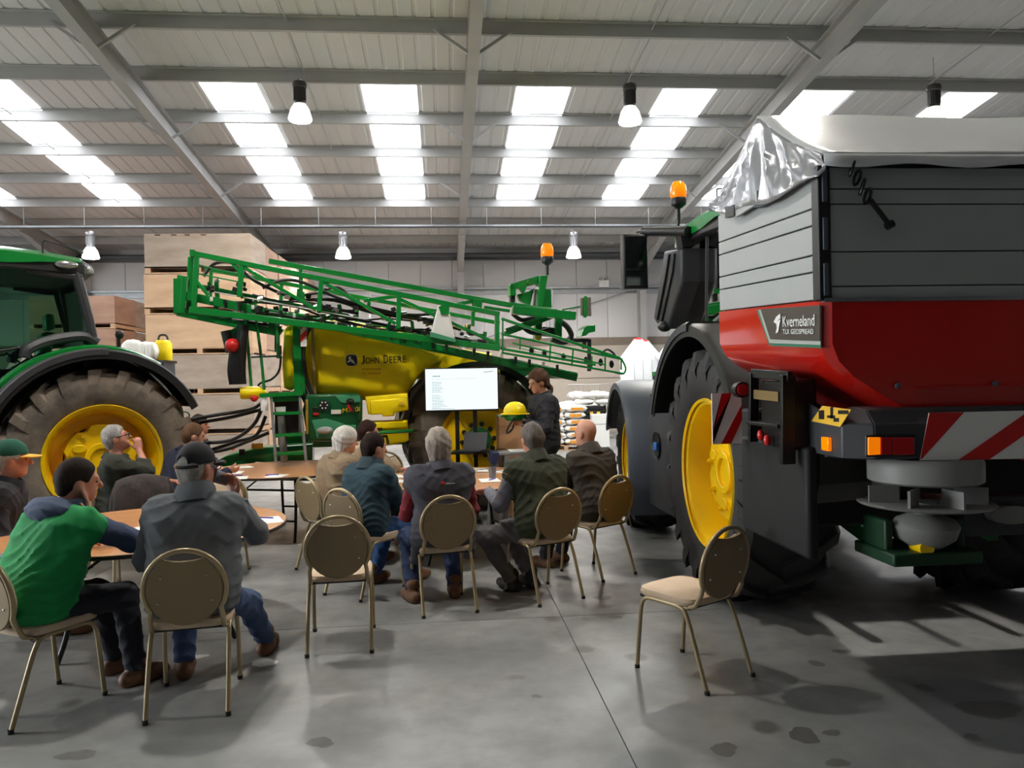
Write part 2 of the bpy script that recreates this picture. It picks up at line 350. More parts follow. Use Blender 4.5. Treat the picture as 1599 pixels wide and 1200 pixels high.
# --- roof: ribbed sheets laid on purlins on portal rafters
ceiling = thing('ceiling', None, None, kind='structure')
T = .21                                 # purlin depth
def sheet_mesh(y0, y1, w):
    m = MB(); prof = []; pitch = w/4
    for k in range(4): prof += [(k*pitch, 0), (k*pitch+pitch*.72, 0), (k*pitch+pitch*.78, .013), (k*pitch+pitch*.94, .013)]
    prof.append((w, 0)); z0, z1 = roof_z(y0)+T, roof_z(y1)+T
    m.loft([[(px, y0, z0+h) for px, h in prof], [(px, y1, z1+h) for px, h in prof]], closed_ring=False, caps=False)
    m.add([(0, y0, z0+.08), (w, y0, z0+.08), (w, y1, z1+.08), (0, y1, z1+.08)], [(0, 1, 2, 3)])
    return m.mesh('roof_sheet', 'roof', smooth=False)
W = 1.15; nsh = int((X1-X0)/W)
for y0, y1 in ((RIDGE, Y1+.2), (Y0-.2, RIDGE)):
    me = sheet_mesh(y0, y1, W)
    for k in range(nsh):
        o = link('roof_sheet', me, ceiling); o.location.x = X0 + k*W
PUR = [12.14 + 1.59*k for k in range(-4, 8)]
def purlin_mesh(sgn):
    m = MB(); p = .07*sgn
    prof = [(0, 0), (p, 0), (p, .012), (.006*sgn, .012), (.006*sgn, T-.01), (-p, T-.01), (-p, T), (0, T)]
    m.loft([[(xx, y, z) for y, z in prof] for xx in (X0, X1)]); return m.mesh('purlin', 'steel', smooth=False)
pm = purlin_mesh(1); pm2 = purlin_mesh(-1)
for y in PUR:
    o = link('purlin', pm, ceiling); o.location = (0, y, roof_z(y))
    if 2*RIDGE-y > Y0: o = link('purlin', pm2, ceiling); o.location = (0, 2*RIDGE-y, roof_z(y))
RAF = [RX0 + BAY*k for k in range(-2, 4) if X0 < RX0+BAY*k < X1]
def isect(m, pa, pb, d, w, tf=.016, tw=.012):       # I section hung below the line pa-pb (in the y-z plane)
    pa, pb = Vector(pa), Vector(pb)
    prof = [(-w/2, 0), (w/2, 0), (w/2, -tf), (tw/2, -tf), (tw/2, -d+tf), (w/2, -d+tf), (w/2, -d), (-w/2, -d), (-w/2, -d+tf), (-tw/2, -d+tf), (-tw/2, -tf), (-w/2, -tf)]
    m.loft([[(p.x+a, p.y, p.z+b) for a, b in prof] for p in (pa, pb)])
for x in RAF:
    m = MB(); isect(m, (x, RIDGE, roof_z(RIDGE)), (x, Y1-.1, roof_z(Y1-.1)), .36, .19)
    isect(m, (x, Y0+.1, roof_z(Y0+.1)), (x, RIDGE, roof_z(RIDGE)), .36, .19)
    # haunch at the eaves
    zc = roof_z(Y1-.4)
    m.add([(x-.09, Y1-3.2, roof_z(Y1-3.2)-.36), (x+.09, Y1-3.2, roof_z(Y1-3.2)-.36), (x+.09, Y1-.4, zc-.8), (x-.09, Y1-.4, zc-.8), (x, Y1-.4, zc-.3), (x, Y1-3.2, roof_z(Y1-3.2)-.3)], [(0, 1, 2, 3), (0, 3, 4, 5), (1, 5, 4, 2)])
    m.box(x-.14, x+.14, RIDGE-.02, RIDGE+.02, roof_z(RIDGE)-.7, roof_z(RIDGE))
    m.build('rafter', 'steel', ceiling, smooth=False)
    mc = MB()
    for s in (-1, 1): mc.box(x-.1, x+.1, Y1-.36-.19+s*.19, Y1-.34-.19+s*.19, 0, zeave()-.3)
    mc.box(x-.006, x+.006, Y1-.72, Y1-.36, 0, zeave()-.3); mc.build('column', 'steel', wb, smooth=False)
    for y in (PUR[4], PUR[6], PUR[8], PUR[2]):
        for s in (-1, 1):
            MB().bar((x+s*.62, y-.01, roof_z(y)+.06), (x+s*.05, y-.01, roof_z(y)-.33), .045, .045).build('fly_brace', 'steel', ceiling, smooth=False)
for k in range(-2, 3):                  # sag rods at mid bay
    x = RX0 + BAY*(k+.5)
    for i in range(len(PUR)-1):
        y0, y1 = PUR[i], PUR[i+1]
        MB().cyl((x, y0, roof_z(y0)+.05), (x, y1, roof_z(y1)+.12), .011, n=6).build('sag_rod', 'steel', ceiling)
# --- daylight panels between the purlins
n_ = 0
for x in (-13.9, -11.0, -8.0, -3.77, -.91, 1.95, 4.75, 7.45, 10.4, 13.2):
    for far in ((True, False) if x < -9 else (True,)):
        if True:
            a, b = (PUR[5], PUR[9]) if far else (2*RIDGE-PUR[5], 2*RIDGE-PUR[9])
            n_ += 1; z0, z1 = roof_z(a)+T-.012, roof_z(b)+T-.012
            MBs = MB().add([(x-.5, a, z0), (x+.5, a, z0), (x+.5, b, z1), (x-.5, b, z1)], [(0, 1, 2, 3) if a > b else (3, 2, 1, 0)])
            tag(MBs.build('window_%d' % n_, 'skylight', smooth=False), kind='structure')
# --- cable tray hung from the roof
tray = thing('cable_tray', 'long grey cable tray hung on rods below the far purlins', 'cable tray', (0, 20.1, 5.72))
MB().box(X0+.1, X1-.1, -.06, .06, 0, .02).box(X0+.1, X1-.1, -.06, -.05, 0, .07).box(X0+.1, X1-.1, .05, .06, 0, .07).build('channel', 'galv', tray, smooth=False)
me = MB().cyl((0, 0, .02), (0, 0, .52), .009, n=6).box(-.03, .03, -.07, .07, .02, .06).mesh('hanger_rod', 'wire')
x = X0+.6
while x < X1:
    o = link('hanger_rod', me, tray); o.location.x = x; x += 1.44
# --- high bay lamps
def lamp(name_label, x, y, z, silver):
    t = thing('high_bay_lamp', name_label, 'lamp', (x, y, z), group='high bay lamps under the roof')
    MB().lathe([(.19, .03), (.205, .06), (.16, .22), (.11, .3), (.105, .31)], n=28).lathe([(.185, .04), (.155, .22), (.1, .3)], n=28).build('reflector', 'reflector', t)
    MB().lathe([(0.001, .02), (.12, .02), (.19, .045), (.18, .05), (0.001, .05)], n=28).build('lens', 'lampglow', t)
    m = MB().lathe([(0.001, .3), (.1, .3), (.105, .33), (.095, .35), (.095, .58), (.12, .6), (.125, .66), (.11, .69), (0.001, .69)], n=24)
    for k in range(16):
        a = math.pi*2*k/16; c, s = math.cos(a), math.sin(a)
        m.bar((c*.1, s*.1, .36), (c*.1, s*.1, .58), .012, .012)
    m.build('housing', 'lampsilver' if silver else 'lampbody', t)
    MB().tube([(.03*math.cos(a), 0, .72+.03*math.sin(a)) for a in [math.pi*2*k/10 for k in range(10)]], .007, 6, closed=True).build('hook', 'chrome', t)
    top = roof_z(y) - z + .02 if not silver else 5.72 - z
    MB().cyl((0, 0, .74), (0, 0, top), .006, n=6).build('wire', 'wire', t)
for lb, px, py, d, sv in (('dark high bay lamp hanging upper left of the two middle ones in front', 469, 191, 13.3, 0), ('dark high bay lamp hanging over the presenter, front row', 984, 195, 13.3, 0),
        ('dark high bay lamp half hidden behind the silver tarpaulin', 1459, 196, 13.3, 0), ('silver high bay lamp above the left tractor cab', 152, 409, 19.6, 1),
        ('silver high bay lamp above the folded boom beside the crates', 537, 406, 19.9, 1), ('silver high bay lamp on the far tray right of the mast beacon', 897, 403, 20.2, 1)):
    p = at_depth(px, py, d); lamp(lb, p.x, p.y if not sv else 20.1, p.z, sv)
for k, w_ in zip((-2, -1, 0), ('far left', 'middle', 'right')):     # the next row of the same grid, just above the frame
    lamp('dark high bay lamp of the row overhead, %s one' % w_, RX0 + BAY*(k+.5), 6.3, 6.25, 0)
# --- emergency light box on the far wall
t = thing('emergency_light', 'white twin head emergency light on far wall near column', 'light', (0, 0, 0))
p = Frame(0, 0, 0).on(943, 443, Y1-.3)
MB().box(p.x-.16, p.x+.16, p.y-.06, p.y+.06, p.z-.12, p.z+.1).build('box', 'white', t, bevel=.01)
for s in (-1, 1): MB().cyl((p.x+s*.09, p.y-.07, p.z+.16), (p.x+s*.09, p.y+.05, p.z+.16), .055).build('lamp_head', 'sgrey', t)
# ================================================================ wheels
def tyre_mesh(Rr, rim, w, lugs, mname, depth=.045):
    m = MB(); b = Rr-depth; h = w/2
    half = [(rim-.01, h*.72), (rim+.03, h*.86), ((rim+b)/2-.02, h), (b-.11, h*.99), (b-.05, h*.93), (b-.015, h*.8), (b, h*.5)]
    prof = [(r, y) for r, y in half] + [(b, -h*.5)] + [(r, -y) for r, y in reversed(half[:-1])]
    m.lathe(prof, axis='y', n=72)
    lw = 2*math.pi*Rr/lugs*.30
    for s in (-1, 1):
        for k in range(lugs):
            a0 = 2*math.pi*(k + (.5 if s > 0 else 0))/lugs
            secs = []
            for t, rb, rt, y in ((-.06, b-.02, Rr-.004, -.05), (.3, b-.02, Rr, .3), (.65, b-.03, Rr-.002, .65), (.97, b-.06, Rr-.018, .97), (1.06, b-.12, b-.075, 1.04), (1.1, b-.19, b-.185, 1.005)):
                a = a0 - t*.24*(22/lugs); wd = lw*(.8 + .5*max(t, 0))/Rr/2; q = []
                for rr, da in ((rb, -wd), (rb, wd), (rt, wd*.8), (rt, -wd*.8)):
                    q.append((rr*math.cos(a+da), s*h*y, rr*math.sin(a+da)))
                secs.append(q)
            m.loft(secs)
    return m.mesh('tyre', mname, ang=30)
def dish_rim(parent, r, w, s, cast=True):          # yellow steel rim facing s*y
    h = w/2*.86*s
    m = MB().lathe([(r, h), (r+.02, h+.012*s), (r+.028, h-.005*s), (r-.02, h-.03*s), (r-.045, h-.10*s), (r-.075, h*.1), (r-.09, -h*.2), (r*.66, -h*.2), (r*.62, -h*.15)], axis='y', n=64)
    m.lathe([(r, -h), (r+.028, -h), (r-.07, -h*.4), (r-.09, -h*.2)], axis='y', n=48); m.build('rim', 'yellow', parent)
    y0 = -h*.15; yf = h*.45                         # cast centre with notches and bolts
    m = MB(); n = 48; ring = []
    for k in range(n):
        a = 2*math.pi*k/n; notch = 1-.10*(1 if (k % 8) in (0, 1) else 0); ring.append((r*.66*notch*math.cos(a), r*.66*notch*math.sin(a)))
    m.prism(ring, lambda a, b, d: Vector((a, d, b)), y0, yf)
    m.lathe([(r*.3, yf), (r*.3, yf+.03*s), (r*.2, yf+.03*s), (r*.18, yf-.06*s), (.001, yf-.06*s)], axis='y', n=24)
    for k in range(3):
        a = 2*math.pi*k/3+.5; c = Vector((r*.44*math.cos(a), 0, r*.44*math.sin(a)))
        m.prism([(c.x + .07*math.cos(t)+.0, c.z + .045*math.sin(t)) for t in [2*math.pi*j/10 for j in range(10)]], lambda a_, b_, d: Vector((a_, d, b_)), yf-.002*s, yf+.025*s)
    m.build('wheel_centre', 'yellow', parent, bevel=.006)
    me = MB().lathe([(.024, 0), (.024, .03*s), (.012, .03*s), (.012, .045*s), (.001, .045*s)], axis='y', n=8).mesh('bolt', 'yellow')
    for k in range(8):
        a = 2*math.pi*k/8+.2; o = link('bolt', me, parent); o.location = parent_off(parent, (r*.53*math.cos(a), yf, r*.53*math.sin(a)))
def parent_off(parent, p): return p
def wheel(parent, loc, Rr, r, w, lugs, side, mname):
    e = bpy.data.objects.new('wheel', None); COL.objects.link(e); e.parent = parent; e.location = loc
    link('tyre', tyre_mesh(Rr, r, w, lugs, mname), e); dish_rim(e, r, w, side); return e

# ================================================================ tractors (x forward, y left, origin on the floor under the rear axle)
def beacon(parent, p, s=1.):
    p = Vector(p)
    e = MB().tube([p, p+Vector((0, 0, .1*s))], .014*s, 8).lathe([(.02*s, .1*s), (.06*s, .13*s), (.068*s, .17*s), (.062*s, .185*s), (.001, .185*s)], c=p, n=20).build('beacon_base', 'black', parent)
    m = MB().lathe([(.058*s, .185*s), (.066*s, .2*s), (.067*s, .25*s), (.060*s, .29*s), (.042*s, .318*s), (.001, .328*s)], c=p, n=20)
    m.build('beacon_lens', 'amber', e); return e
t_front = []
def tractor(label, loc, rz, left):
    t = thing('tractor', label, 'tractor', loc, rz)
    Rw, rim = .96, .55; GL = 'glass' if left else 'clearglass'
    tm = 'dusty' if left else 'tyre'
    for s in (1, -1): wheel(t, (0, s*.925, Rw), Rw, rim, .65, 20, s, tm)
    fw = [wheel(t, (2.85, s*.9, .78), .78, .42, .5, 18, s, tm) for s in (1, -1)]
    if not left:
        for e in fw: e.rotation_euler.z = R(-4)           # front wheels turned
    t_front[:] = fw
    # body
    m = MB().box(-.45, 3.9, -.28, .28, .62, 1.15).box(-.25, .25, -.62, .62, .72, 1.2).cyl((0, -.7, .96), (0, .7, .96), .16).cyl((2.85, -.65, .78), (2.85, .65, .78), .11)
    m.build('chassis', 'dgrey', t, bevel=.02)
    ring = []
    for x, wd, z0, z1 in ((1.75, .5, 1.1, 2.02), (2.6, .48, 1.05, 1.98), (3.5, .44, 1.0, 1.86), (4.05, .4, .98, 1.66), (4.2, .34, 1.02, 1.45)):
        ring.append([(x, -wd, z0), (x, -wd, z1-.2), (x, -wd*.75, z1-.04), (x, 0, z1), (x, wd*.75, z1-.04), (x, wd, z1-.2), (x, wd, z0)])
    MB().loft(ring).build('bonnet', 'green', t)
    m = MB()
    for k in range(6): m.box(2.1+k*.25, 2.25+k*.25, -.5, .5, 1.15, 1.55)
    m.build('bonnet_grille', 'black', t)
    # rear mudguards
    for s in (1, -1):
        def arc(a0, a1, r0, r1, y0, y1, mat_, nm, n=22, drop=0.):
            m = MB(); rings = []
            for k in range(n+1):
                a = R(a0+(a1-a0)*k/n); f = 1 + drop*max(0, (k/n-.5)*2)**2
                c, z = math.cos(a), math.sin(a); r0_, r1_ = r0*f, r1*f
                rings.append([(r1_*c, s*y0, Rw+r1_*z), (r1_*c, s*(y1-.03), Rw+r1_*z), ((r1_-.02)*c, s*y1, Rw+(r1_-.02)*z), (r0_*c, s*y1, Rw+r0_*z), (r0_*c, s*(y1-.012), Rw+r0_*z), ((r1_-.03)*c, s*(y1-.02), Rw+(r1_-.03)*z), ((r1_-.03)*c, s*y0, Rw+(r1_-.03)*z)])
            return m.loft(rings).build(nm, mat_, t)
        fg = arc(28, 122, 1.12, 1.22, .5, .96, 'green' if left else 'dgrey', 'mudguard', drop=-.02)
        arc(22, 150, 1.05, 1.15, .54, 1.34, 'black', 'mudguard_flare', 26, drop=-.07)
        arc(22, 92, 1.09, 1.165, 1.0, 1.352, 'dgrey', 'mudguard_trim', 20)
        MB().add([(.1, s*.54, 1.3), (1.1, s*.54, 1.1), (1.05, s*.54, 1.7), (.5, s*.54, 2.1), (-.1, s*.54, 2.12), (-.55, s*.54, 1.92), (-.92, s*.54, 1.5), (-.86, s*.54, 1.25), (-.4, s*.54, 1.2)], [(0, 1, 2, 3, 4, 5, 6, 7, 8)]).build('mudguard_inner', 'black', t)
    if left:                                        # small work lamp standing on the mudguard
        MB().tube([(-.22, .86, 2.15), (-.22, .86, 2.25)], .02).ball((-.23, .86, 2.29), .045, .04, .05).build('mudguard_lamp', 'black', t)
    # cab
    cw = .82
    m = MB().box(.12, 1.75, -cw, cw, 1.18, 1.34); m.build('cab_floor', 'black', t)
    for s in (1, -1):
        # rear pillar, door pillar, front pillar
        def pill(pts, w, nm, mt='dgrey'): MB().tube(bez(pts, 6), w, 8).build(nm, mt, t)
        y = s*cw
        pill([(.02, y, 2.2), (.07, y, 2.5), (.17, y, 2.95)], .052, 'rear_pillar')
        pill([(1.0, y, 1.3), (1.02, y, 2.0), (.95, y, 2.96)], .02, 'door_pillar', 'black')
        pill([(1.75, y*.9, 1.3), (1.85, y*.93, 2.2), (1.68, y*.95, 2.95)], .04, 'front_pillar')
        pill([(-.02, y, 2.2), (.12, y, 2.27), (.42, y, 2.22), (.62, y+s*.05, 2.13), (.66, y+s*.06, 2.04)], .058, 'window_rail')
        pill([(.12, y, 2.92), (.3, y, 2.92), (.62, y, 2.96)], .045, 'top_rail')
        # side glass panes: rear quarter, door
        MB().prism([(.12, 2.25), (.6, 2.2), (1.0, 1.35), (1.75, 1.3), (1.84, 2.2), (1.68, 2.95), (.2, 2.95), (.12, 2.6)], lambda a, b, d: Vector((a, d, b)), y-.006, y+.006).build('side_window', GL, t, smooth=False)
        MB().tube([(1.15, y+s*.03, 2.05), (.7, y+s*.03, 2.14)], .012, 6).tube([(.72, y, 2.16), (.5, y, 1.98)], .012, 6).build('door_handle', 'black', t)
    MB().prism([(-.72, 2.25), (.72, 2.25), (.74, 2.95), (-.74, 2.95)], lambda a, b, d: Vector((d + (b-2.25)*.16, a, b)), .03, .042).build('rear_window', GL, t, smooth=False)
    MB().prism([(-.76, 1.5), (.76, 1.5), (.76, 2.95), (-.76, 2.95)], lambda a, b, d: Vector((d - abs(b-2.2)*.15, a, b)), 1.84, 1.852).build('windscreen', GL, t, smooth=False)
    MB().box(.05, .12, -cw, cw, 1.3, 2.25).build('rear_panel', 'black', t)
    # roof
    def rr(x, hw, z0, z1): return [(x, -hw, z0), (x, -hw, z1-.06), (x, -hw+.12, z1), (x, 0, z1+.03), (x, hw-.12, z1), (x, hw, z1-.06), (x, hw, z0)]
    MB().loft([rr(-.02, .7, 2.96, 3.06), rr(.1, .86, 2.93, 3.1), rr(.8, .92, 2.95, 3.16), rr(1.6, .9, 2.97, 3.16), rr(1.95, .8, 2.98, 3.1)]).build('roof_lining', 'black', t, bevel=.01)
    MB().loft([rr(.02, .66, 3.06, 3.09), rr(.12, .84, 3.06, 3.125), rr(.5, .925, 3.03, 3.16), rr(.8, .93, 3.0, 3.18), rr(1.6, .92, 3.01, 3.18), rr(2.0, .8, 3.04, 3.12)]).build('roof', 'green', t)
    for s in (1, -1):
        MB().ball((.27, s*.9, 3.02), .11, .035, .045).build('work_lamp', 'chrome', t)
        MB().ball((.06, s*.76, 3.0), .035, .05, .045).build('rear_lamp', 'chrome', t)
    MB().tube(bez([(.48, .9, 3.12), (.48, .9, 3.24), (.42, .9, 3.25), (.1, .82, 3.17)], 5), .008, 6).build('aerial', 'black', t)
    # inside: seat, steering column, console
    MB().pillow([(-.24, 1.55), (.24, 1.55), (.24, 1.68), (-.24, 1.68)], lambda a, b, d: Vector((d, a, b)), .45, .95, .05).build('seat', 'dgreen', t)
    MB().pillow([(-.23, 1.7), (.23, 1.7), (.2, 2.35), (-.2, 2.35)], lambda a, b, d: Vector((d-(b-1.7)*.18, a, b)), .42, .56, .05).pillow([(-.14, 2.38), (.14, 2.38), (.12, 2.56), (-.12, 2.56)], lambda a, b, d: Vector((d-.12, a, b)), .42, .52, .04).build('seat_back', 'pgreen', t)
    MB().tube([(1.5, 0, 1.3), (1.3, 0, 2.0)], .05).tube([(1.28+.1*math.sin(a)*.4, .2*math.cos(a), 2.02+.2*math.sin(a)*.5) for a in [2*math.pi*k/16 for k in range(16)]], .014, 6, closed=True).build('steering_wheel', 'black', t)
    MB().box(1.45, 1.7, -.3, .3, 1.3, 1.9).box(.4, 1.1, -.5, -.32, 1.3, 1.95).build('console', 'black', t, bevel=.03)
    # steps, tank, three point linkage
    for s in (1, -1):
        if s == 1 and not left: continue
        m = MB()
        for z in (.5, .8, 1.1): m.box(1.15, 1.6, s*.62, s*.95, z, z+.04)
        m.box(1.13, 1.16, s*.62, s*.95, .45, 1.3).box(1.6, 1.63, s*.62, s*.95, .45, 1.3).build('steps', 'blackm', t)
    if not left:
        for s in (1, -1): MB().bar((-.3, s*.42, .75), (-.95, s*.42, .62), .07, .1).build('lift_arm', 'dgreen', t)
        MB().bar((-.3, 0, 1.15), (-.9, 0, 1.25), .06).build('top_link', 'blackm', t)
    MB().bar((-.35, -.36, .95), (-.35, .36, .95), .3, .5).build('rear_hitch', 'blackm', t)
    return t
tractor_left = tractor('green tractor with dusty rear tyre and cab cut by the left frame edge', (-4.2, 9.4, 0), R(212), True)
FT = Frame(3.19, 5.75, 90)
tr = tractor('green tractor carrying the red spreader, seen from behind', (3.19, 5.75, 0), R(90), False)
# --- fittings of the right tractor: mirror, beacon, front mudguards, tank, intake shroud
def L2(px, py, y): p = FT.on(px, py, y); return p
for e, sg in zip(t_front, (1, -1)):
    m = MB(); rings = []
    for k in range(21):                                      # front mudguard over the steered wheel
        a = R(20 + 195*k/20); r = .90
        rings.append([(r*math.cos(a), -.27, r*math.sin(a)), (r*math.cos(a), sg*.30 if sg > 0 else .27, r*math.sin(a)), ((r-.03)*math.cos(a), .36 if sg > 0 else .3, (r-.03)*math.sin(a)), ((r-.10)*math.cos(a), .36 if sg > 0 else .3, (r-.10)*math.sin(a)), ((r-.03)*math.cos(a), .30 if sg > 0 else .27, (r-.03)*math.sin(a)), ((r-.03)*math.cos(a), -.27, (r-.03)*math.sin(a))])
    m.loft(rings); m.build('front_mudguard', 'mgrey', e)
    MB().bar((0, 0, .55), (0, 0, .89), .06).build('mudguard_bracket', 'blackm', e)
ta = MB().pillow([(.98, .42), (1.86, .42), (1.9, 1.3), (1.55, 1.42), (1.0, 1.42)], lambda a, b, d: Vector((a, d, b)), .5, 1.16, .05).build('fuel_tank', 'dgrey', tr)
MB().lathe([(.14, 0), (.14, .14), (.15, .16), (.1, .17), (.1, .3), (.115, .3), (.115, .34), (.001, .34)], c=(1.78, 1.0, 1.38), n=20).build('filler_neck', 'black', ta)
MB().lathe([(.12, .34), (.12, .38), (.001, .38)], c=(1.78, 1.0, 1.38), n=20).build('filler_cap', 'green', ta)
MB().lathe([(.001, .0), (.11, .0), (.13, .015), (.13, -.02)], c=(1.5, 1.165, 1.05), axis='y', n=20).build('filler_recess', 'black', ta)
MB().box(1.44, 1.52, 1.165, 1.2, 1.0, 1.08).build('fluid_cap', mat('blue_cap', (50, 110, 190), .4), ta, bevel=.01)
# tall black ribbed shroud beside the windscreen
sh = MB(); y0 = .93
a = [L2(1075, 388, y0), L2(1047, 392, y0), L2(1030, 497, y0), L2(1034, 506, y0), L2(1052, 514, y0), L2(1075, 440, y0)]
MB().pillow([(p.x, p.z) for p in a], lambda a_, b_, d: Vector((a_, d, b_)), .62, 1.0, .04).build('intake_shroud', 'dgrey', tr)
m = MB()
for f in (.3, .6): m.tube([(a[0]*(1-f) + a[1]*f) + Vector((0, .08, -.04)), (a[5]*(1-f)+a[2]*f)*.5 + (a[0]*(1-f) + a[1]*f)*.5 + Vector((0, .08, 0)), (a[4]*(1-f)+a[2]*f) + Vector((0, .08, .03))], .012, 6)
m.build('shroud_rib', 'black', tr)
MB().ball(L2(1038, 510, 1.0), .09, .07, .055).build('side_lamp', 'black', tr)
# mirror on its arm
p, q = L2(1075, 362, .95), L2(1006, 362, 1.18); 
MB().tube([p, q], .05, 10).build('mirror_arm', 'black', tr)
MB().bar(L2(1068, 365, .95), L2(1072, 388, .93), .12, .16).build('mirror_mount', 'black', tr)
MB().tube(bez([q, q+Vector((.02, .07, .0)), q+Vector((.0, .11, -.06)), q+Vector((0, .11, -.16))], 5), .013, 8).build('mirror_tube', 'chrome', tr)
c = L2(991, 409, 1.30)
hx = .075; hz = .27; hw = .125
MB().pillow([(-hw, -hz), (hw, -hz), (hw, hz), (-hw, hz)], lambda a_, b_, d: Vector((c.x+d, c.y+a_, c.z+b_)), -.05, .1, .035).build('mirror_housing', 'black', tr)
for z0, z1 in ((-.07, .24), (-.24, -.09)):
    MB().box(c.x-.055, c.x-.045, c.y-hw+.025, c.y+hw-.025, c.z+z0, c.z+z1).build('mirror_glass', 'mirrorglass', tr)
b0 = L2(1060, 345, .95)
MB().tube(bez([L2(1082, 350, .9), b0+Vector((0, 0, -.08)), b0], 4), .014, 8).build('beacon_bracket', 'black', tr)
beacon(tr, b0, 1.15)
# ================================================================ fertiliser spreader on the right tractor (x to the right, y forward)
FSP = Frame(3.19, 4.1, 0)
sp = thing('fertiliser_spreader', 'red and grey fertiliser spreader with a silver tarpaulin top', 'spreader', (3.19, 4.1, 0))
HW, YR, YF = 1.44, -.70, .65
def SH(x, y, z): return Vector((x, y, z + .052*(y-YR)))
def quadslab(m, pts, n, t, mi=0):
    n = Vector(n); m.hexa([Vector(p) for p in pts], [Vector(p)+n*t for p in pts], mi)
zl = [2.045, 2.18, 2.26, 2.40, 2.48, 2.655]; zr = [2.045, 2.105, 2.265, 2.485, 2.555, 2.655]
for zz, nm in ((zl, 'side_slat'),):
    for s in (-1, 1):
        for a, b in zip(zz[:-1], zz[1:]):
            m = MB(); x0, x1 = (-HW, -HW+.03) if s < 0 else (HW-.03, HW); g = .0035
            m.hexa([SH(x0, YR+.03, a+g), SH(x1, YR+.03, a+g), SH(x1, YF, a+g), SH(x0, YF, a+g)], [SH(x0, YR+.03, b-g), SH(x1, YR+.03, b-g), SH(x1, YF, b-g), SH(x0, YF, b-g)])
            m.build(nm, 'sgrey', sp, bevel=.004)
for a, b in zip(zr[:-1], zr[1:]):
    MB().box(-HW+.03, HW-.03, YR, YR+.03, a+.003, b-.003).build('rear_slat', 'sgrey', sp, bevel=.004)
    MB().box(-HW+.03, HW-.03, YF-.03, YF, a+.07, b+.067).build('front_slat', 'sgrey', sp)
m = MB()
m.hexa([SH(-HW+.025, YR+.02, 2.04), SH(HW-.025, YR+.02, 2.04), SH(HW-.025, YF-.02, 2.04), SH(-HW+.025, YF-.02, 2.04)], [SH(-HW+.025, YR+.02, 2.645), SH(HW-.025, YR+.02, 2.645), SH(HW-.025, YF-.02, 2.645), SH(-HW+.025, YF-.02, 2.645)])
m.build('hopper_liner', 'black', sp, smooth=False)
for s in (-1, 1):
    cp = MB().box(s*HW-.03, s*HW+.03, YR-.015, YR+.055, 2.04, 2.66).build('corner_post', 'black', sp, bevel=.006)
    for z in (2.06, 2.27, 2.49): MB().box(s*HW-.012, s*HW+.012, YR-.022, YR-.012, z, z+.15).build('post_insert', 'chrome' if z > 3 else 'mgrey', cp, bevel=.004)
# red lower hopper
def ring(z, hx, yr, yf, c=.04): return [SH(-hx, yr+c, z), SH(-hx+c, yr, z), SH(hx-c, yr, z), SH(hx, yr+c, z), SH(hx, yf-c, z), SH(hx-c, yf, z), SH(-hx+c, yf, z), SH(-hx, yf-c, z)]
m = MB().loft([ring(2.04, HW+.012, YR-.012, YF+.02), ring(1.84, HW+.012, YR-.01, YF+.02), ring(1.76, HW-.02, YR-.006, YF), ring(1.69, HW-.09, YR, YF-.05), ring(1.62, HW-.2, YR+.01, YF-.14), ring(1.53, HW-.36, YR+.02, YF-.26), ring(1.40, HW-.62, YR+.06, YF-.4)])
m.build('hopper', 'sred', sp, ang=28)
MB().box(-HW-.01, HW+.01, YR-.02, YR+.01, 2.032, 2.05).build('hopper_rim', 'chrome', sp)
MB().box(-1.0, 1.2, YR-.006, YR+.02, 1.625, 1.635).build('hopper_crease', 'red', sp)
me = MB().lathe([(.001, 0), (.014, 0), (.012, -.012), (.001, -.014)], axis='y', n=8).mesh('bolt', 'mgrey')
for x in (-1.1, -.62, -.1, .5): o = link('bolt', me, sp); o.location = (x, YR-.004, 1.64)
# decal with the maker's name
def DX(px, py): p = FSP.onx(px, py, -HW-.014); return p
def decal(name, pix, m_, t=.003, off=0.):
    pts = [DX(*p) - Vector((off, 0, 0)) for p in pix]; n = len(pts); b = MB()
    b.add(pts + [p - Vector((t, 0, 0)) for p in pts], [tuple(range(n-1, -1, -1)), tuple(range(n, 2*n))] + [(k, (k+1) % n, n+(k+1) % n, n+k) for k in range(n)])
    return b.build(name, m_, sp, smooth=False)
M['decal'] = mat('charcoal_decal', (70, 62, 56), .4); M['decalgrey'] = mat('pale_grey_stripe', (168, 172, 166), .4); M['decalgreen'] = mat('green_stripe', (40, 110, 86), .4)
decal('decal_stripe', [(1182, 484), (1283, 477), (1283, 544), (1202, 540)], 'decalgreen')
decal('decal_stripe', [(1186, 484), (1283, 477), (1283, 539), (1203, 536)], 'decalgrey', off=.003)
decal('decal', [(1190, 483), (1283, 477), (1283, 533), (1205, 530)], 'decal', off=.006)
o_ = Vector((.011, 0, 0)); hh_ = (DX(1250, 493)-DX(1250, 512)).length
fit_text('lettering', 'Kverneland', 'white', sp, DX(1226, 511)-o_, DX(1276, 509)-o_, hh_*.92); fit_text('lettering', 'TLX GEOSPREAD', 'white', sp, DX(1226, 522)-o_, DX(1274, 522)-o_, hh_*.42)
for poly in ([(1212, 503), (1216, 495), (1222, 490), (1223, 497), (1219, 500), (1216, 506)], [(1216, 505), (1219, 501), (1223, 499), (1221, 507), (1219, 519), (1215, 521), (1217, 512)]):
    decal('emblem', poly, 'white', off=.011)
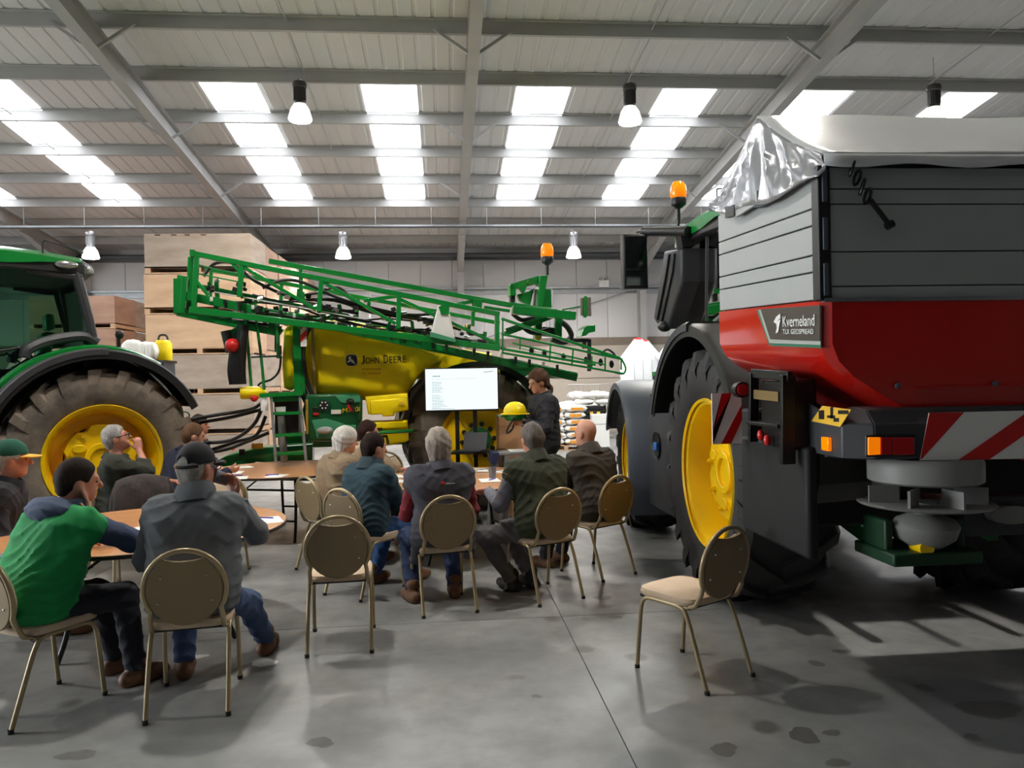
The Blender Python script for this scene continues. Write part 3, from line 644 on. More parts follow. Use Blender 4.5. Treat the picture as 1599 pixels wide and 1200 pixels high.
# tarpaulin top: gable with creased end
m = MB(); NX, NY = 30, 24; yp = -.03; zp = 3.12
def fold(u, v): return .012*math.sin(9*u+2*v)*v + .008*math.sin(23*u+1.3)*v*(1-v)
rings = []
for i in range(NX+1):
    x = -HW-.02 + (2*HW+.04)*i/NX; rg = []
    for j in range(NY+1):
        t = j/NY
        if t < .5: q = t*2; y = YR-.05 + (yp-YR+.05)*q; z = 2.70 + (zp-2.70)*q - .03*math.sin(math.pi*q)
        else: q = (t-.5)*2; y = yp + (YF+.08-yp)*q; z = zp + (2.78-zp)*q - .03*math.sin(math.pi*q)
        e = min(1, i/3)
        rg.append((x, y, z + .006*math.sin(5*x+3*y)*(1 if 0 < j < NY else 0)))
    rings.append(rg)
m.loft(rings, closed_ring=False, caps=False)
rg = [[(p[0], p[1], p[2]) for p in (r[0] for r in rings)], [(r[0][0], r[0][1]-.012, r[0][2]-.055-.01*math.sin(i*1.1)) for i, r in enumerate(rings)]]
m.loft(rg, closed_ring=False, caps=False)
tp = m.build('tarpaulin', 'tarp', sp, ang=60); sol = tp.modifiers.new('thickness', 'SOLIDIFY'); sol.thickness = .006
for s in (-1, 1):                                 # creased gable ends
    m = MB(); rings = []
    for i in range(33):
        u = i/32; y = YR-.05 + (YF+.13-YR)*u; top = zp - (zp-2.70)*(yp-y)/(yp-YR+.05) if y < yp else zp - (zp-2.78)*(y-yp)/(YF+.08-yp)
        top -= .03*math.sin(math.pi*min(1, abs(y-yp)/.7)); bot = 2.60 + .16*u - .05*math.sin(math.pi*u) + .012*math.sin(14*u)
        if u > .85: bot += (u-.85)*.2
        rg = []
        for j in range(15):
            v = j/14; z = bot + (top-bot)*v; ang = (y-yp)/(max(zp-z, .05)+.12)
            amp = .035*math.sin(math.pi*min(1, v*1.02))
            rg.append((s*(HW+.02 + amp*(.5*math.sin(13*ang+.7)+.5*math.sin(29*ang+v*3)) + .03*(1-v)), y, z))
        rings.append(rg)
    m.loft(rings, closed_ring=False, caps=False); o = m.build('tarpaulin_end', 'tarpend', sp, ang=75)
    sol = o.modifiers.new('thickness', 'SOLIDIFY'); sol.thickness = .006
MB().tube([SH(-HW-.03, YR+.1, 2.62), SH(-HW-.035, YR+.6, 2.585), SH(-HW-.03, YF+.05, 2.70)], .012, 8).build('tarpaulin_hem', 'mgrey', sp)
# handle under the front of the tarpaulin edge
MB().bar(FSP.onx(1136, 333, -HW-.04), FSP.onx(1150, 328, -HW-.04), .03, .06).build('latch_body', 'black', sp); MB().bar(FSP.onx(1150, 330, -HW-.04), FSP.onx(1184, 308, -HW-.04), .015, .07).build('latch_lever', 'sgrey', sp)
# chain and pin at the rear corner
for k in range(4):
    c = Vector((-HW+.115+.024*k, YR-.05, 2.635-.042*k))
    MB().tube([c + Vector((.016*math.cos(a)*(1 if k % 2 else .3) + .012*math.sin(a), .016*math.cos(a)*(.3 if k % 2 else 1), .034*math.sin(a))) for a in [2*math.pi*j/12 for j in range(12)]], .007, 6, closed=True).build('chain_link', 'blackm', sp)
MB().tube([(-HW+.2, YR-.05, 2.49), (-HW+.29, YR-.05, 2.375)], .012).cyl((-HW+.275, YR-.05, 2.37), (-HW+.305, YR-.05, 2.385), .018).build('hitch_pin', 'blackm', sp)
# rear bumper with lamps and warning board
def B(px, py, y=-.80): return FSP.on(px, py, y)
bx = 1.37
m = MB(); prof = [(-.80, 1.31), (-.80, 1.47), (-.74, 1.535), (-.60, 1.545), (-.60, 1.30)]
m.loft([[(x, y, z) for y, z in prof] for x in (-bx+.1, bx-.1)])
for s in (-1, 1):
    m.loft([[(s*(bx-.1), y, z) for y, z in prof], [(s*bx, y + .1 if y < -.7 else y+.05, z - (.04 if z > 1.5 else 0)) for y, z in prof], [(s*(bx+.0), -.2, z + (.07 if z > 1.5 else 0)) if i < 3 else (s*(bx-.15), -.2, z) for i, (y, z) in enumerate(prof)]])
m.build('bumper', 'dgrey', sp, bevel=.012)
st = FSP.onx(1299, 646, -bx-.004)
M['label_y'] = mat('yellow_warning_sticker', (232, 186, 60), .45)
sq = [FSP.onx(a, b, -bx-.002) for a, b in ((1285, 634), (1330, 640), (1313, 667), (1268, 658))]
sticker = MB().hexa([p for p in sq], [p - Vector((.004, 0, 0)) for p in sq]).build('warning_sticker', 'label_y', sp, smooth=False)
for a, b, w, h in ((1283, 648, 4, 7), (1299, 645, 2, 9), (1298, 651, 6, 2), (1306, 656, 4, 3), (1317, 644, 8, 3)):
    q = [FSP.onx(a+u*w, b+v*h, -bx-.0065) for u, v in ((-1, -1), (1, -1), (1, 1), (-1, 1))]; MB().hexa(q, [p - Vector((.002, 0, 0)) for p in q]).build('sticker_print', 'black', sticker, smooth=False)
def plate(name, pix, m_, y, t, parent=sp, bev=.0):
    pts = [FSP.on(a, b, y) for a, b in pix]; n = len(pts)
    return MB().add(pts + [p - Vector((0, t, 0)) for p in pts], [tuple(range(n)), tuple(range(2*n-1, n-1, -1))] + [(n+k, n+(k+1) % n, (k+1) % n, k) for k in range(n)]).build(name, m_, parent, bevel=bev, smooth=False)
lamp_ = plate('tail_lamp', [(1350, 680), (1429, 679), (1429, 713), (1350, 714)], 'black', -.80, .012, bev=.006)
for a, b, mm in ((1354, 1373, 'amber'), (1374, 1391, 'redlens'), (1392, 1426, 'redlens')):
    plate('tail_lens', [(a, 683), (b, 683), (b, 710), (a, 711)], mm, -.812, .012, lamp_, bev=.004)
MB().box(-bx-.02, -bx, -.61, -.54, 1.335, 1.40).build('marker_lamp', 'amber', sp, bevel=.005)
board = plate('warning_board', [(1450, 645), (1760, 638), (1745, 714), (1436, 719)], 'white', -.803, .01)
for a0, a1 in ((1394, 1448), (1496, 1544), (1594, 1648)):     # slanted red stripes cut to the board
    sl = -76*1.02; q = [(a0 + 108, 644), (a1 + 108, 643), (a1, 718), (a0, 719)]
    if a0 < 1430: q = [(1451, 645), (1505, 644), (1440, 716), (1437, 718)]
    plate('red_stripe', q, 'red', -.813, .003, board)
# left side gear: step frame, lamps, small warning board
def G(px, py, x=-1.48): return FSP.onx(px, py, x)
fr_ = MB().bar(G(1177, 583), G(1176, 690), .03, .05).bar(G(1230, 586), G(1230, 725), .035, .07).bar(G(1176, 583), G(1234, 588), .03, .05).bar(G(1178, 616), G(1230, 622), .02, .04).bar(G(1178, 660), G(1228, 666), .10, .02).build('step_frame', 'blackm', sp, bevel=.004)
MB().bar(G(1178, 616, -1.5), G(1216, 620, -1.5), .008, .05).build('step_plate', mat('brassy_metal', (150, 128, 84), .4, metal=.6), sp)
MB().box(-1.47, -1.32, -.38, -.02, 1.32, 1.68).build('control_box', 'blackm', sp, bevel=.02)
for px, py in ((1198, 688), (1188, 680)): MB().ball(G(px, py, -1.5), .02, .02, .03).build('red_tap', 'red', sp)
c = G(1160, 609, -1.52); MB().cyl(c, c+Vector((0, .06, 0)), .045).build('side_lamp', 'black', sp); MB().cyl(c+Vector((0, -.012, 0)), c, .034).build('side_lens', 'redlens', sp)
pb = [G(1159, 622, -1.55), G(1196, 622, -1.40)]; yb = .32
b2 = MB().box(-1.62, -1.44, yb, yb+.01, 1.30, 1.60).build('small_warning_board', 'white', sp)
MB().prism([(-1.62, 1.3), (-1.62, 1.38), (-1.5, 1.6), (-1.56, 1.6)], lambda a, b, d: Vector((a, d, b)), yb-.004, yb).build('red_stripe', 'red', b2)
MB().prism([(-1.57, 1.3), (-1.51, 1.3), (-1.44, 1.44), (-1.44, 1.53)], lambda a, b, d: Vector((a, d, b)), yb-.004, yb).build('red_stripe', 'red', b2)
# black side skirt and folded deflector
MB().box(-1.42, -1.36, -.45, .40, .78, 1.34).build('side_skirt', 'matblack', sp, bevel=.02)
MB().box(-1.36, .9, .35, .55, .78, 1.5).build('mounting_frame', 'matblack', sp, bevel=.02)
m = MB().add([(-1.3, -.35, 1.3), (-.85, -.35, 1.3), (-.85, -.3, 1.15), (-1.28, -.3, 1.13), (-.85, -.1, 1.02), (-1.2, -.1, 1.0)], [(3, 2, 1, 0), (5, 4, 2, 3)])
dfl = m.build('deflector', mat('dull_dark_metal', (62, 60, 57), .6, metal=.3), sp, smooth=False); dfl.modifiers.new('thickness', 'SOLIDIFY').thickness = .008
M['shadedwhite'] = mat('shaded_off_white_casting', (132, 132, 128), .5)  # off-white parts, shadow under the hopper darkened into the colour
for s in (-1, 1):
    cx, cy = s*.92, -.62
    dr = MB().lathe([(.001, 1.30), (.24, 1.30), (.25, 1.28), (.25, 1.19), (.235, 1.18), (.001, 1.18)], c=(cx, cy, 0), n=40).build('metering_drum', 'shadedwhite', sp)
    m = MB().lathe([(.001, 1.075), (.29, 1.085), (.30, 1.08), (.29, 1.072), (.001, 1.06)], c=(cx, cy, 0), n=40).build('spinning_disc', 'shadedwhite', sp)
    for k in range(7):
        a = 2*math.pi*k/7+.3; MB().bar((cx+.12*math.cos(a), cy+.12*math.sin(a), 1.12), (cx+.26*math.cos(a), cy+.26*math.sin(a), 1.12), .012, .085).build('vane', 'shadedwhite', m)
    MB().lathe([(.001, .85), (.06, .86), (.13, .91), (.15, .97), (.13, 1.0), (.06, 1.03), (.05, 1.08), (.001, 1.08)], c=(cx, cy, 0), n=28).build('gearbox', 'shadedwhite', sp)
    MB().box(cx-.22, cx+.22, cy-.1, cy+.25, .80, .86).box(cx-.2, cx-.16, cy, cy+.2, .8, 1.0).box(cx+.16, cx+.2, cy, cy+.2, .8, 1.0).build('gearbox_bracket', mat('deep_green_metal', (8, 52, 26), .5), sp, bevel=.01)
    MB().cyl((cx-.05, cy-.09, .88), (cx-.05, cy+.0, .88), .036).build('shaft_cover', 'yellow', sp)
MB().bar((-.65, -.45, .98), (.65, -.45, .98), .12, .2).build('cross_beam', 'dgrey', sp, bevel=.01)
MB().prism([(.12*math.cos(t)-.42, .045*math.sin(t)+.99) for t in [2*math.pi*k/20 for k in range(20)]], lambda a, b, d: Vector((a, d, b)), -.56, -.505).build('oval_plate', 'shadedwhite', sp)
# ================================================================ trailed sprayer with its boom folded (x along it to the rear, y away from the audience)
FY = Frame(.43, 10.0, 6)
sy = thing('trailed_sprayer', 'yellow tank trailed sprayer with a green folded boom truss', 'sprayer', (.43, 10.0, 0), R(6))
def S(px, py, v): return FY.on(px, py, v)
def bars(name, segs, w, h, mt='green', v=0., off=0.):
    for (a, b) in segs: MB().bar(S(*a, v), S(*b, v), h, w, up=(0, 1, 0)).build(name, mt, sy, bevel=.004)
# --- wheels
for s, y in ((-1, .26), (1, 1.75)):
    e = bpy.data.objects.new('wheel', None); COL.objects.link(e); e.parent = sy; e.location = (0, y, .93)
    link('tyre', tyre_mesh(.93, .5, .50, 22, 'dusty'), e)
    h = s*.2
    MB().lathe([(.5, h), (.51, h+s*.01), (.49, h-s*.02), (.45, h-s*.06), (.42, h-s*.02), (.34, h+s*.0), (.2, h-s*.02), (.001, h-s*.02)], axis='y', n=56).lathe([(.5, -h), (.51, -h), (.45, -h*.5), (.44, h*.5)], axis='y', n=40).build('rim', 'yellow', e)
    hb = MB().lathe([(.17, h-s*.02), (.17, h+s*.05), (.14, h+s*.08), (.001, h+s*.08)], axis='y', n=28).build('hub', 'dgreen', e)
    MB().lathe([(.04, h+s*.08), (.035, h+s*.1), (.001, h+s*.1)], axis='y', n=14).build('hub_cap', 'orange', hb)
    me = MB().lathe([(.032, h-s*.02), (.032, h+s*.03), (.018, h+s*.03), (.018, h+s*.06), (.001, h+s*.06)], axis='y', n=8).mesh('wheel_nut', 'black')
    for k in range(10):
        a = 2*math.pi*k/10+.1; o = link('wheel_nut', me, e); o.location = (.215*math.cos(a), 0, .215*math.sin(a))
    m = MB(); rings = []
    for k in range(25):
        a = R(5+165*k/24); r = 1.03; c, z = math.cos(a), math.sin(a)
        rings.append([(r*c, -.28, r*z), (r*c, .28, r*z), ((r-.03)*c, .28, (r-.03)*z), ((r-.03)*c, -.25, (r-.03)*z), ((r-.07)*c, -.28, (r-.07)*z)])
    m.loft(rings).build('mudguard', 'black', e)
MB().bar((0, -.1, .93), (0, 2.1, .93), .12).build('axle', 'dgreen', sy)
# --- chassis and drawbar
MB().bar((-2.6, .85, .95), (1.15, .85, .95), .12, .2).build('chassis_rail', 'green', sy, bevel=.01); MB().bar((-2.6, 1.25, .95), (1.15, 1.25, .95), .12, .2).build('chassis_rail', 'green', sy, bevel=.01)
db = [S(330, 724, .3), S(352, 712, .3), S(400, 700, .3), S(488, 694, .3), S(488, 728, .3), S(400, 722, .3), S(375, 735, .3), S(330, 728, .3)]
MB().pillow([(p.x, p.z) for p in db], lambda a, b, d: Vector((a, d, b)), .3, .75, .03).build('drawbar', 'green', sy)
q = S(364, 700, .29); MB().cyl((q.x, .27, q.z), (q.x, .30, q.z), .03).build('reflector', 'orange', sy)
q = S(402, 697, .29); MB().box(q.x-.07, q.x+.07, .28, .3, q.z-.035, q.z+.035).build('drawbar_sticker', 'label_y', sy)
q = S(378, 706, .29); MB().box(q.x-.035, q.x+.035, .28, .3, q.z-.035, q.z+.035).build('drawbar_plate', 'black', sy)
# --- main tank
tk = [(474, 560), (471, 528), (480, 508), (500, 499), (530, 497), (565, 503), (610, 513), (650, 524), (690, 541), (696, 556), (690, 568), (668, 578), (652, 592), (640, 612), (628, 624), (560, 626), (495, 626), (482, 604)]
P = [S(a, b, -.05) for a, b in tk]
tank = MB().pillow([(p.x, p.z) for p in P], lambda a, b, d: Vector((a, d, b)), -.05, 2.0, .16, 5).build('tank', 'tank', sy, ang=60)
P = [S(a, b, .1) for a, b in [(640, 548), (700, 540), (770, 552), (770, 600), (700, 600), (660, 590)]]
MB().pillow([(p.x, p.z) for p in P], lambda a, b, d: Vector((a, d, b)), .15, 1.9, .08, 3).build('tank_rear', 'tank', sy)
P = [S(a, b, -.1) for a, b in [(443, 515), (452, 505), (460, 510), (462, 530), (463, 575), (462, 606), (452, 610), (443, 606), (440, 570)]]
MB().pillow([(p.x, p.z) for p in P], lambda a, b, d: Vector((a, d, b)), -.1, .25, .05, 3).build('rinse_tank', 'tank', sy)
P = [S(a, b, -.02) for a, b in [(600, 600), (640, 585), (662, 588), (668, 620), (650, 640), (600, 640)]]
# lettering and badge on the tank
o = S(564, 569, -.06); w = (S(634, 569, -.06)-o).length; ht = (S(600, 558, -.06)-S(600, 569, -.06)).length
M['print'] = mat('black_print', (30, 30, 26), .4)
tx = S(564, 569, -.058); tx2 = S(634, 566, -.058); ex = (tx2-tx); up = Vector((0, 0, 1))
for w_, f0, f1, hk in (('J', 0, .075, 1.22), ('OHN', .095, .40, .92), ('D', .50, .60, 1.18), ('EERE', .625, 1.0, .92)): fit_text('lettering', w_, 'print', tank, tx+ex*f0, tx+ex*f1, ht*hk, depth=.006)
c = S(549, 563, -.055); r = .075
def rsq(k_, e=3.2): return [(k_*math.copysign(abs(math.cos(t))**(2/e), math.cos(t)), k_*math.copysign(abs(math.sin(t))**(2/e), math.sin(t))) for t in [2*math.pi*i/32 for i in range(32)]]
bd = MB().prism(rsq(r), lambda a, b, d: Vector((c.x+a, d, c.z+b)), -.066, -.05).build('badge', 'white', tank)
MB().prism(rsq(r*.93), lambda a, b, d: Vector((c.x+a, d, c.z+b)), -.070, -.06).build('badge_field', 'print', bd)
deer = [(-.055, -.02), (-.04, -.03), (-.02, -.015), (.0, -.02), (.03, -.045), (.045, -.05), (.03, -.02), (.02, .0), (.0, .012), (-.012, .03), (-.005, .05), (-.02, .04), (-.035, .05), (-.03, .035), (-.045, .025), (-.03, .02), (-.03, .0), (-.05, -.01)]
MB().prism(deer, lambda a, b, d: Vector((c.x+a*1.05, d, c.z+b*1.05)), -.074, -.068).build('badge_animal', 'white', bd)
m = MB()
for px, py, wd in ((566, 577, 12), (580, 577, 16), (566, 584, 7), (576, 584, 20)):
    a = S(px, py, -.056); b = S(px+wd, py, -.056)
    for k in range(int(wd/3)): m.box(a.x+k*.026, a.x+k*.026+.012, -.06, -.05, a.z-.008, a.z+.012)
m.build('tank_small_print', mat('faint_print', (190, 150, 20), .5), tank)
# sight tube, straps and hoses in front of the tank
MB().tube(bez([S(488, 495, -.12), S(489, 560, -.14), S(492, 630, -.14)], 6), .022, 8).build('sight_tube', mat('ribbed_clear_hose', (150, 128, 70), .4), sy)
MB().tube(bez([S(470, 508, -.16), S(463, 550, -.18), S(470, 600, -.18), S(482, 632, -.15)], 6), .05, 10).build('fill_hose', 'black', sy)
MB().tube(bez([S(530, 492, -.1), S(490, 505, -.18), S(474, 540, -.2), S(478, 590, -.2), S(492, 628, -.16)], 6), .03, 8).build('fill_hose', 'black', sy)
# --- green operator station
P = [S(a, b, -.3) for a, b in [(478, 616), (555, 614), (566, 620), (566, 655), (560, 690), (480, 690), (472, 640)]]
stn = MB().pillow([(p.x, p.z) for p in P], lambda a, b, d: Vector((a, d, b)), -.3, .2, .05, 3).build('control_station', 'dgreen', sy)
def onst(name, pix, m_, t=.02, v=-.3):
    pp = [S(a, b, v) for a, b in pix]; return MB().prism([(p.x, p.z) for p in pp], lambda a, b, d: Vector((a, d, b)), v-t, v+.02).build(name, m_, stn, bevel=.006)
onst('station_panel', [(487, 657), (510, 654), (530, 660), (540, 664), (556, 664), (556, 685), (495, 685)], 'pgreen', .015)
onst('station_panel', [(523, 618), (562, 618), (563, 628), (545, 631), (532, 629)], 'pgreen', .015)
onst('station_sticker', [(517, 640), (533, 640), (533, 647), (517, 647)], 'white'); onst('station_dial_plate', [(488, 636), (497, 636), (497, 650), (488, 650)], 'black'); onst('station_dial_mark', [(489, 645), (498, 645), (498, 649), (489, 649)], 'red', .025)
onst('station_sticker', [(531, 666), (537, 666), (538, 677), (532, 677)], 'white')
onst('grab_strip', [(477, 624), (481, 624), (482, 678), (478, 678)], mat('ochre_strip', (176, 140, 50), .5), .03)
q = S(506, 633, -.31); dl = MB().cyl((q.x, -.34, q.z), (q.x, -.3, q.z), .062, n=20).build('selector_dial', 'black', stn)
for k in range(6): a = k*math.pi/3; MB().cyl((q.x+.04*math.cos(a), -.346, q.z+.04*math.sin(a)), (q.x+.04*math.cos(a), -.338, q.z+.04*math.sin(a)), .01, n=8).build('dial_mark', 'white', dl)
q = S(547, 627, -.32); MB().ball((q.x, -.36, q.z), .05, .05, .035).tube([(q.x-.02, -.36, q.z-.02), (q.x+.05, -.37, q.z-.13)], .02).tube(bez([(q.x+.05, -.37, q.z-.13), (q.x+.1, -.36, q.z-.25), (q.x+.13, -.34, q.z-.42)], 5), .008).build('spray_gun', 'black', stn)
MB().tube([(q.x-.03, -.385, q.z-.04), (q.x+.015, -.395, q.z-.12)], .014).build('gun_trigger', 'red', stn)
q = S(508, 672, -.31); MB().ball((q.x, -.36, q.z), .1, .05, .045).build('filler_valve', 'sgrey', stn)
o = S(535, 645, -.318); e2 = S(562, 642, -.318); hh = (S(540, 637, -.318)-S(540, 644, -.318)).length
fit_text('lettering', 'M740i', 'yellow', stn, o, e2, hh*1.0, depth=.006)
# --- two yellow lockers
def locker(pix, lid, v0, v1):
    P = [S(a, b, v0) for a, b in pix]; b = MB().pillow([(p.x, p.z) for p in P], lambda a_, b_, d: Vector((a_, d, b_)), v0, v1, .03, 3).build('locker', 'tank', sy)
    P = [S(a, b_, v0) for a, b_ in lid]; MB().pillow([(p.x, p.z) for p in P], lambda a_, b_, d: Vector((a_, d, b_)), v0-.05, v0+.03, .025, 3).build('locker_lid', 'tank', b); return b
lk = locker([(570, 620), (637, 614), (638, 640), (575, 648)], [(577, 626), (636, 621), (637, 641), (617, 645), (615, 650), (598, 651), (596, 647), (579, 648)], -.28, .1)
lk2 = locker([(570, 660), (637, 657), (639, 688), (632, 692), (575, 702), (568, 690)], [(572, 661), (636, 658), (637, 668), (573, 672)], -.28, .1)
for w_, pix, par in (('locker_sticker', [(623, 628), (631, 628), (631, 633), (623, 633)], lk), ('locker_sticker', [(585, 669), (597, 668), (597, 674), (585, 675)], lk2)):
    P = [S(a, b, -.33) for a, b in pix]; MB().prism([(p.x, p.z) for p in P], lambda a_, b_, d: Vector((a_, d, b_)), -.345, -.30).build(w_, 'print' if par is lk2 else 'label_y', par)
MB().tube([S(560, 678, -.4), S(645, 673, -.4)], .022, 8).build('guard_rail', 'green', sy)
q = S(592, 684, -.36); MB().tube([q, q+Vector((.09, 0, .02)), q+Vector((.11, 0, -.08))], .018).build('tap_handle', 'black', sy); MB().ball(q, .025).build('tap', 'red', sy)
P = [S(a, b, .05) for a, b in [(640, 612), (664, 590), (668, 640), (645, 650)]]
MB().prism([(p.x, p.z) for p in P], lambda a, b, d: Vector((a, d, b)), .0, .05).build('splash_guard', mat('dark_bronze_sheet', (88, 76, 66), .4, metal=.3), sy)
# --- ladder and platform
MB().bar(S(423, 616, -.4), S(431, 723, -.5), .05, .03).build('ladder_stile', 'galv', sy); MB().bar(S(468, 616, -.4), S(478, 720, -.5), .05, .03).build('ladder_stile', 'galv', sy)
for a, b in (((427, 646), (470, 645)), ((430, 680), (473, 678)), ((433, 709), (475, 707))): MB().bar(S(*a, -.45), S(*b, -.45), .10, .035).build('ladder_rung', 'green', sy)
MB().bar(S(408, 618, -.3), S(474, 614, -.3), .3, .05).bar(S(425, 622, -.36), S(468, 620, -.36), .04, .10).build('platform', 'green', sy)
P = [S(a, b, -.2) for a, b in [(428, 628), (466, 626), (466, 680), (430, 684)]]
MB().prism([(p.x, p.z) for p in P], lambda a, b, d: Vector((a, d, b)), -.2, .3).build('pump_housing', 'black', sy)
MB().tube([S(439, 650, -.28), S(444, 722, -.28)], .045).build('pump_pipe', 'galv', sy)
P = [S(a, b, -.36) for a, b in [(430, 636), (446, 635), (446, 643), (431, 643)]]
MB().prism([(p.x, p.z) for p in P], lambda a, b, d: Vector((a, d, b)), -.37, -.36).build('platform_sticker', 'white', sy)
# railings and posts in front of the tank
for pts in ([(384, 500), (392, 600), (395, 625)], [(400, 500), (408, 560), (413, 618)], [(384, 500), (402, 497), (430, 503), (434, 560)]):
    MB().tube(bez([S(a, b, -.35) for a, b in pts], 4), .018, 8).build('hand_rail', 'green', sy)
MB().tube([S(392, 558, -.35), S(440, 556, -.35)], .012).build('hand_rail', 'dgreen', sy)
for a, b, w_ in (((463, 495), (466, 612), .09), ((473, 500), (473, 615), .05), ((433, 490), (433, 550), .06)): MB().bar(S(*a, -.2), S(*b, -.2), w_, w_).build('post', 'green', sy)
cb = S(474, 522, -.32); rb = MB().box(cb.x-.035, cb.x+.035, -.33, -.31, cb.z-.15, cb.z+.15).build('warning_board', 'white', sy)
MB().prism([(-.035, -.1), (.035, -.02), (.035, .06), (-.035, -.02)], lambda a, b, d: Vector((cb.x+a, d, cb.z+b)), -.336, -.33).build('red_stripe', 'red', rb); MB().prism([(-.035, .05), (.035, .13), (.0, .15), (-.035, .13)], lambda a, b, d: Vector((cb.x+a, d, cb.z+b)), -.336, -.33).build('red_stripe', 'red', rb)
# suction hoses hung in a bundle
for k in range(4):
    dx = -6+5*k; 
    MB().tube(bez([S(380+dx*.3, 508, -.42-.03*k), S(372+dx*.8, 540, -.42-.03*k), S(368+dx, 575, -.44), S(370+dx*.9, 600, -.42)], 6), .05, 10).build('suction_hose', 'black', sy)
MB().tube([S(354, 517, -.4), S(362, 550, -.4)], .07, 12).build('hose_coupling', 'dgrey', sy); MB().ball(S(363, 540, -.5), .085, .085, .085).build('red_float', 'red', sy)
MB().bar(S(362, 515, -.42), S(370, 528, -.42), .05, .1).build('hose_hook', 'green', sy)
# canister, bottle
MB().lathe([(.001, 0), (.07, 0), (.075, .02), (.075, .2), (.05, .24), (.03, .25), (.025, .29), (.001, .29)], c=(0, 0, 0), n=20, axis='x').build('yellow_canister', 'tank', sy).location = S(376, 614, -.38)
MB().lathe([(.001, 0), (.04, 0), (.042, .02), (.042, .12), (.015, .16), (.012, .18), (.001, .18)], n=16).build('white_bottle', 'white', sy).location = S(413, 642, -.42)
q = S(397, 622, -.42); MB().ball(q, .045).build('red_tap', 'red', sy)
for pts, v in (([(300, 655), (340, 648), (390, 640), (408, 630)], -.1), ([(312, 660), (360, 652), (400, 642), (410, 640)], -.05), ([(310, 692), (360, 688), (395, 665), (410, 635)], -.15), ([(330, 703), (370, 690), (400, 680), (415, 650)], -.1), ([(320, 708), (360, 700), (420, 676)], 0)):
    MB().tube(bez([S(a, b, v) for a, b in pts], 6), .022, 8).build('hydraulic_hose', 'black', sy)
for v in (-.1, -.05): MB().tube(bez([S(438, 540, v), S(437, 575, v), S(425, 592, v), S(405, 600, v), S(402, 615, v)], 6), .014, 8).build('hydraulic_hose', 'black', sy)
MB().tube([S(289, 650, -.1)+Vector((.05*math.cos(a), .0, .05*math.sin(a))) for a in [2*math.pi*k/12 for k in range(12)]], .01, 6, closed=True).build('hose_ring', 'dgreen', sy)

# --- folded boom. near truss
boom = thing('x', None, None); bpy.data.objects.remove(boom)
V1, V2 = -.62, -.25
def bm(name, a, b, w=.05, v=V1, v2=None, mt='green', h=None):
    p, q = S(*a, v), S(*b, v if v2 is None else v2); MB().bar(p, q, h or w, w, up=(0, 1, 0)).build(name, mt, sy, bevel=.005)
bm('boom_chord', (300, 396), (780, 491), .06); bm('boom_chord', (296, 484), (780, 544), .075)
for a, b in (((308, 394), (303, 484)), ((378, 412), (374, 464)), ((502, 437), (498, 487)), ((623, 462), (622, 513)), ((776, 490), (776, 543))): bm('boom_post', a, b, .055)
for a, b in (((378, 416), (494, 484)), ((503, 440), (618, 506)), ((625, 468), (774, 536)), ((358, 405), (376, 428)), ((304, 436), (326, 462))): bm('boom_diagonal', a, b, .04)
bm('boom_chord', (297, 396), (305, 396), .08); bm('boom_post', (299, 402), (296, 484), .07, V2)
bm('boom_chord', (420, 408), (798, 477), .06, V2); bm('boom_chord', (310, 447), (560, 497), .05, V2)
for a, b in (((310, 414), (376, 430)), ((310, 428), (376, 441))): bm('spray_line', a, b, .016)
bm('spray_line', (312, 452), (560, 497), .016, -.5, mt='white')
for a, b in (((470, 420), (470, 470)), ((568, 470), (625, 462)), ((590, 470), (650, 480)), ((690, 480), (744, 470)), ((740, 470), (738, 510))): bm('boom_brace', a, b, .045, V2)
for x, y in ((300, 396), (378, 412), (502, 437), (623, 462), (776, 490), (378, 464), (498, 487), (622, 512)): bm('boom_strut', (x, y), (x, y), .035, V1, V2)
# lower truss
bm('boom_chord', (290, 462), (900, 590), .10, -.42, mt='green'); bm('boom_chord', (277, 488), (434, 520), .085, -.30)
bm('boom_post', (280, 436), (280, 490), .11, -.3); bm('boom_post', (289, 432), (285, 490), .06, -.5)
for a, b in (((277, 433), (296, 436)), ((272, 487), (282, 488))): bm('boom_hinge', a, b, .05, -.32)
for a, b in (((338, 466), (337, 492)), ((384, 476), (384, 505)), ((415, 486), (414, 505)), ((338, 440), (340, 470))): bm('boom_brace', a, b, .05, -.3)
bm('boom_chord', (420, 505), (440, 520), .08, -.3)
# hoses along the boom
for k, pts in enumerate(([(318, 432), (335, 412), (365, 412), (400, 440), (470, 470), (560, 490)], [(410, 450), (440, 438), (475, 442), (540, 470), (620, 490), (700, 505)], [(470, 462), (510, 458), (560, 480), (640, 492), (690, 488)], [(470, 470), (520, 468), (580, 488), (660, 500), (720, 515)], [(500, 455), (530, 450), (560, 475), (610, 488)], [(290, 480), (330, 500), (380, 492), (420, 498)], [(300, 484), (350, 498), (400, 505), (440, 512)], [(560, 500), (640, 515), (720, 530), (790, 545)])):
    MB().tube(bez([S(a, b, -.42+.02*k) for a, b in pts], 6), .02, 7).build('boom_hose', 'black', sy)
me = MB().cyl((0, 0, 0), (0, 0, -.06), .02, n=8).cyl((0, 0, -.06), (0, 0, -.1), .012, n=8).mesh('nozzle', 'black'); me2 = MB().cyl((0, 0, 0), (0, 0, -.05), .018, n=8).mesh('nozzle_white', 'white')
for k in range(26):
    f = k/25; o = link('nozzle', me if k % 3 else me2, sy); o.location = S(330+540*f, 462+106*f+2, -.5)
rb_ = random.Random(11)                       # clips, valves and brackets that clutter the inside of the truss
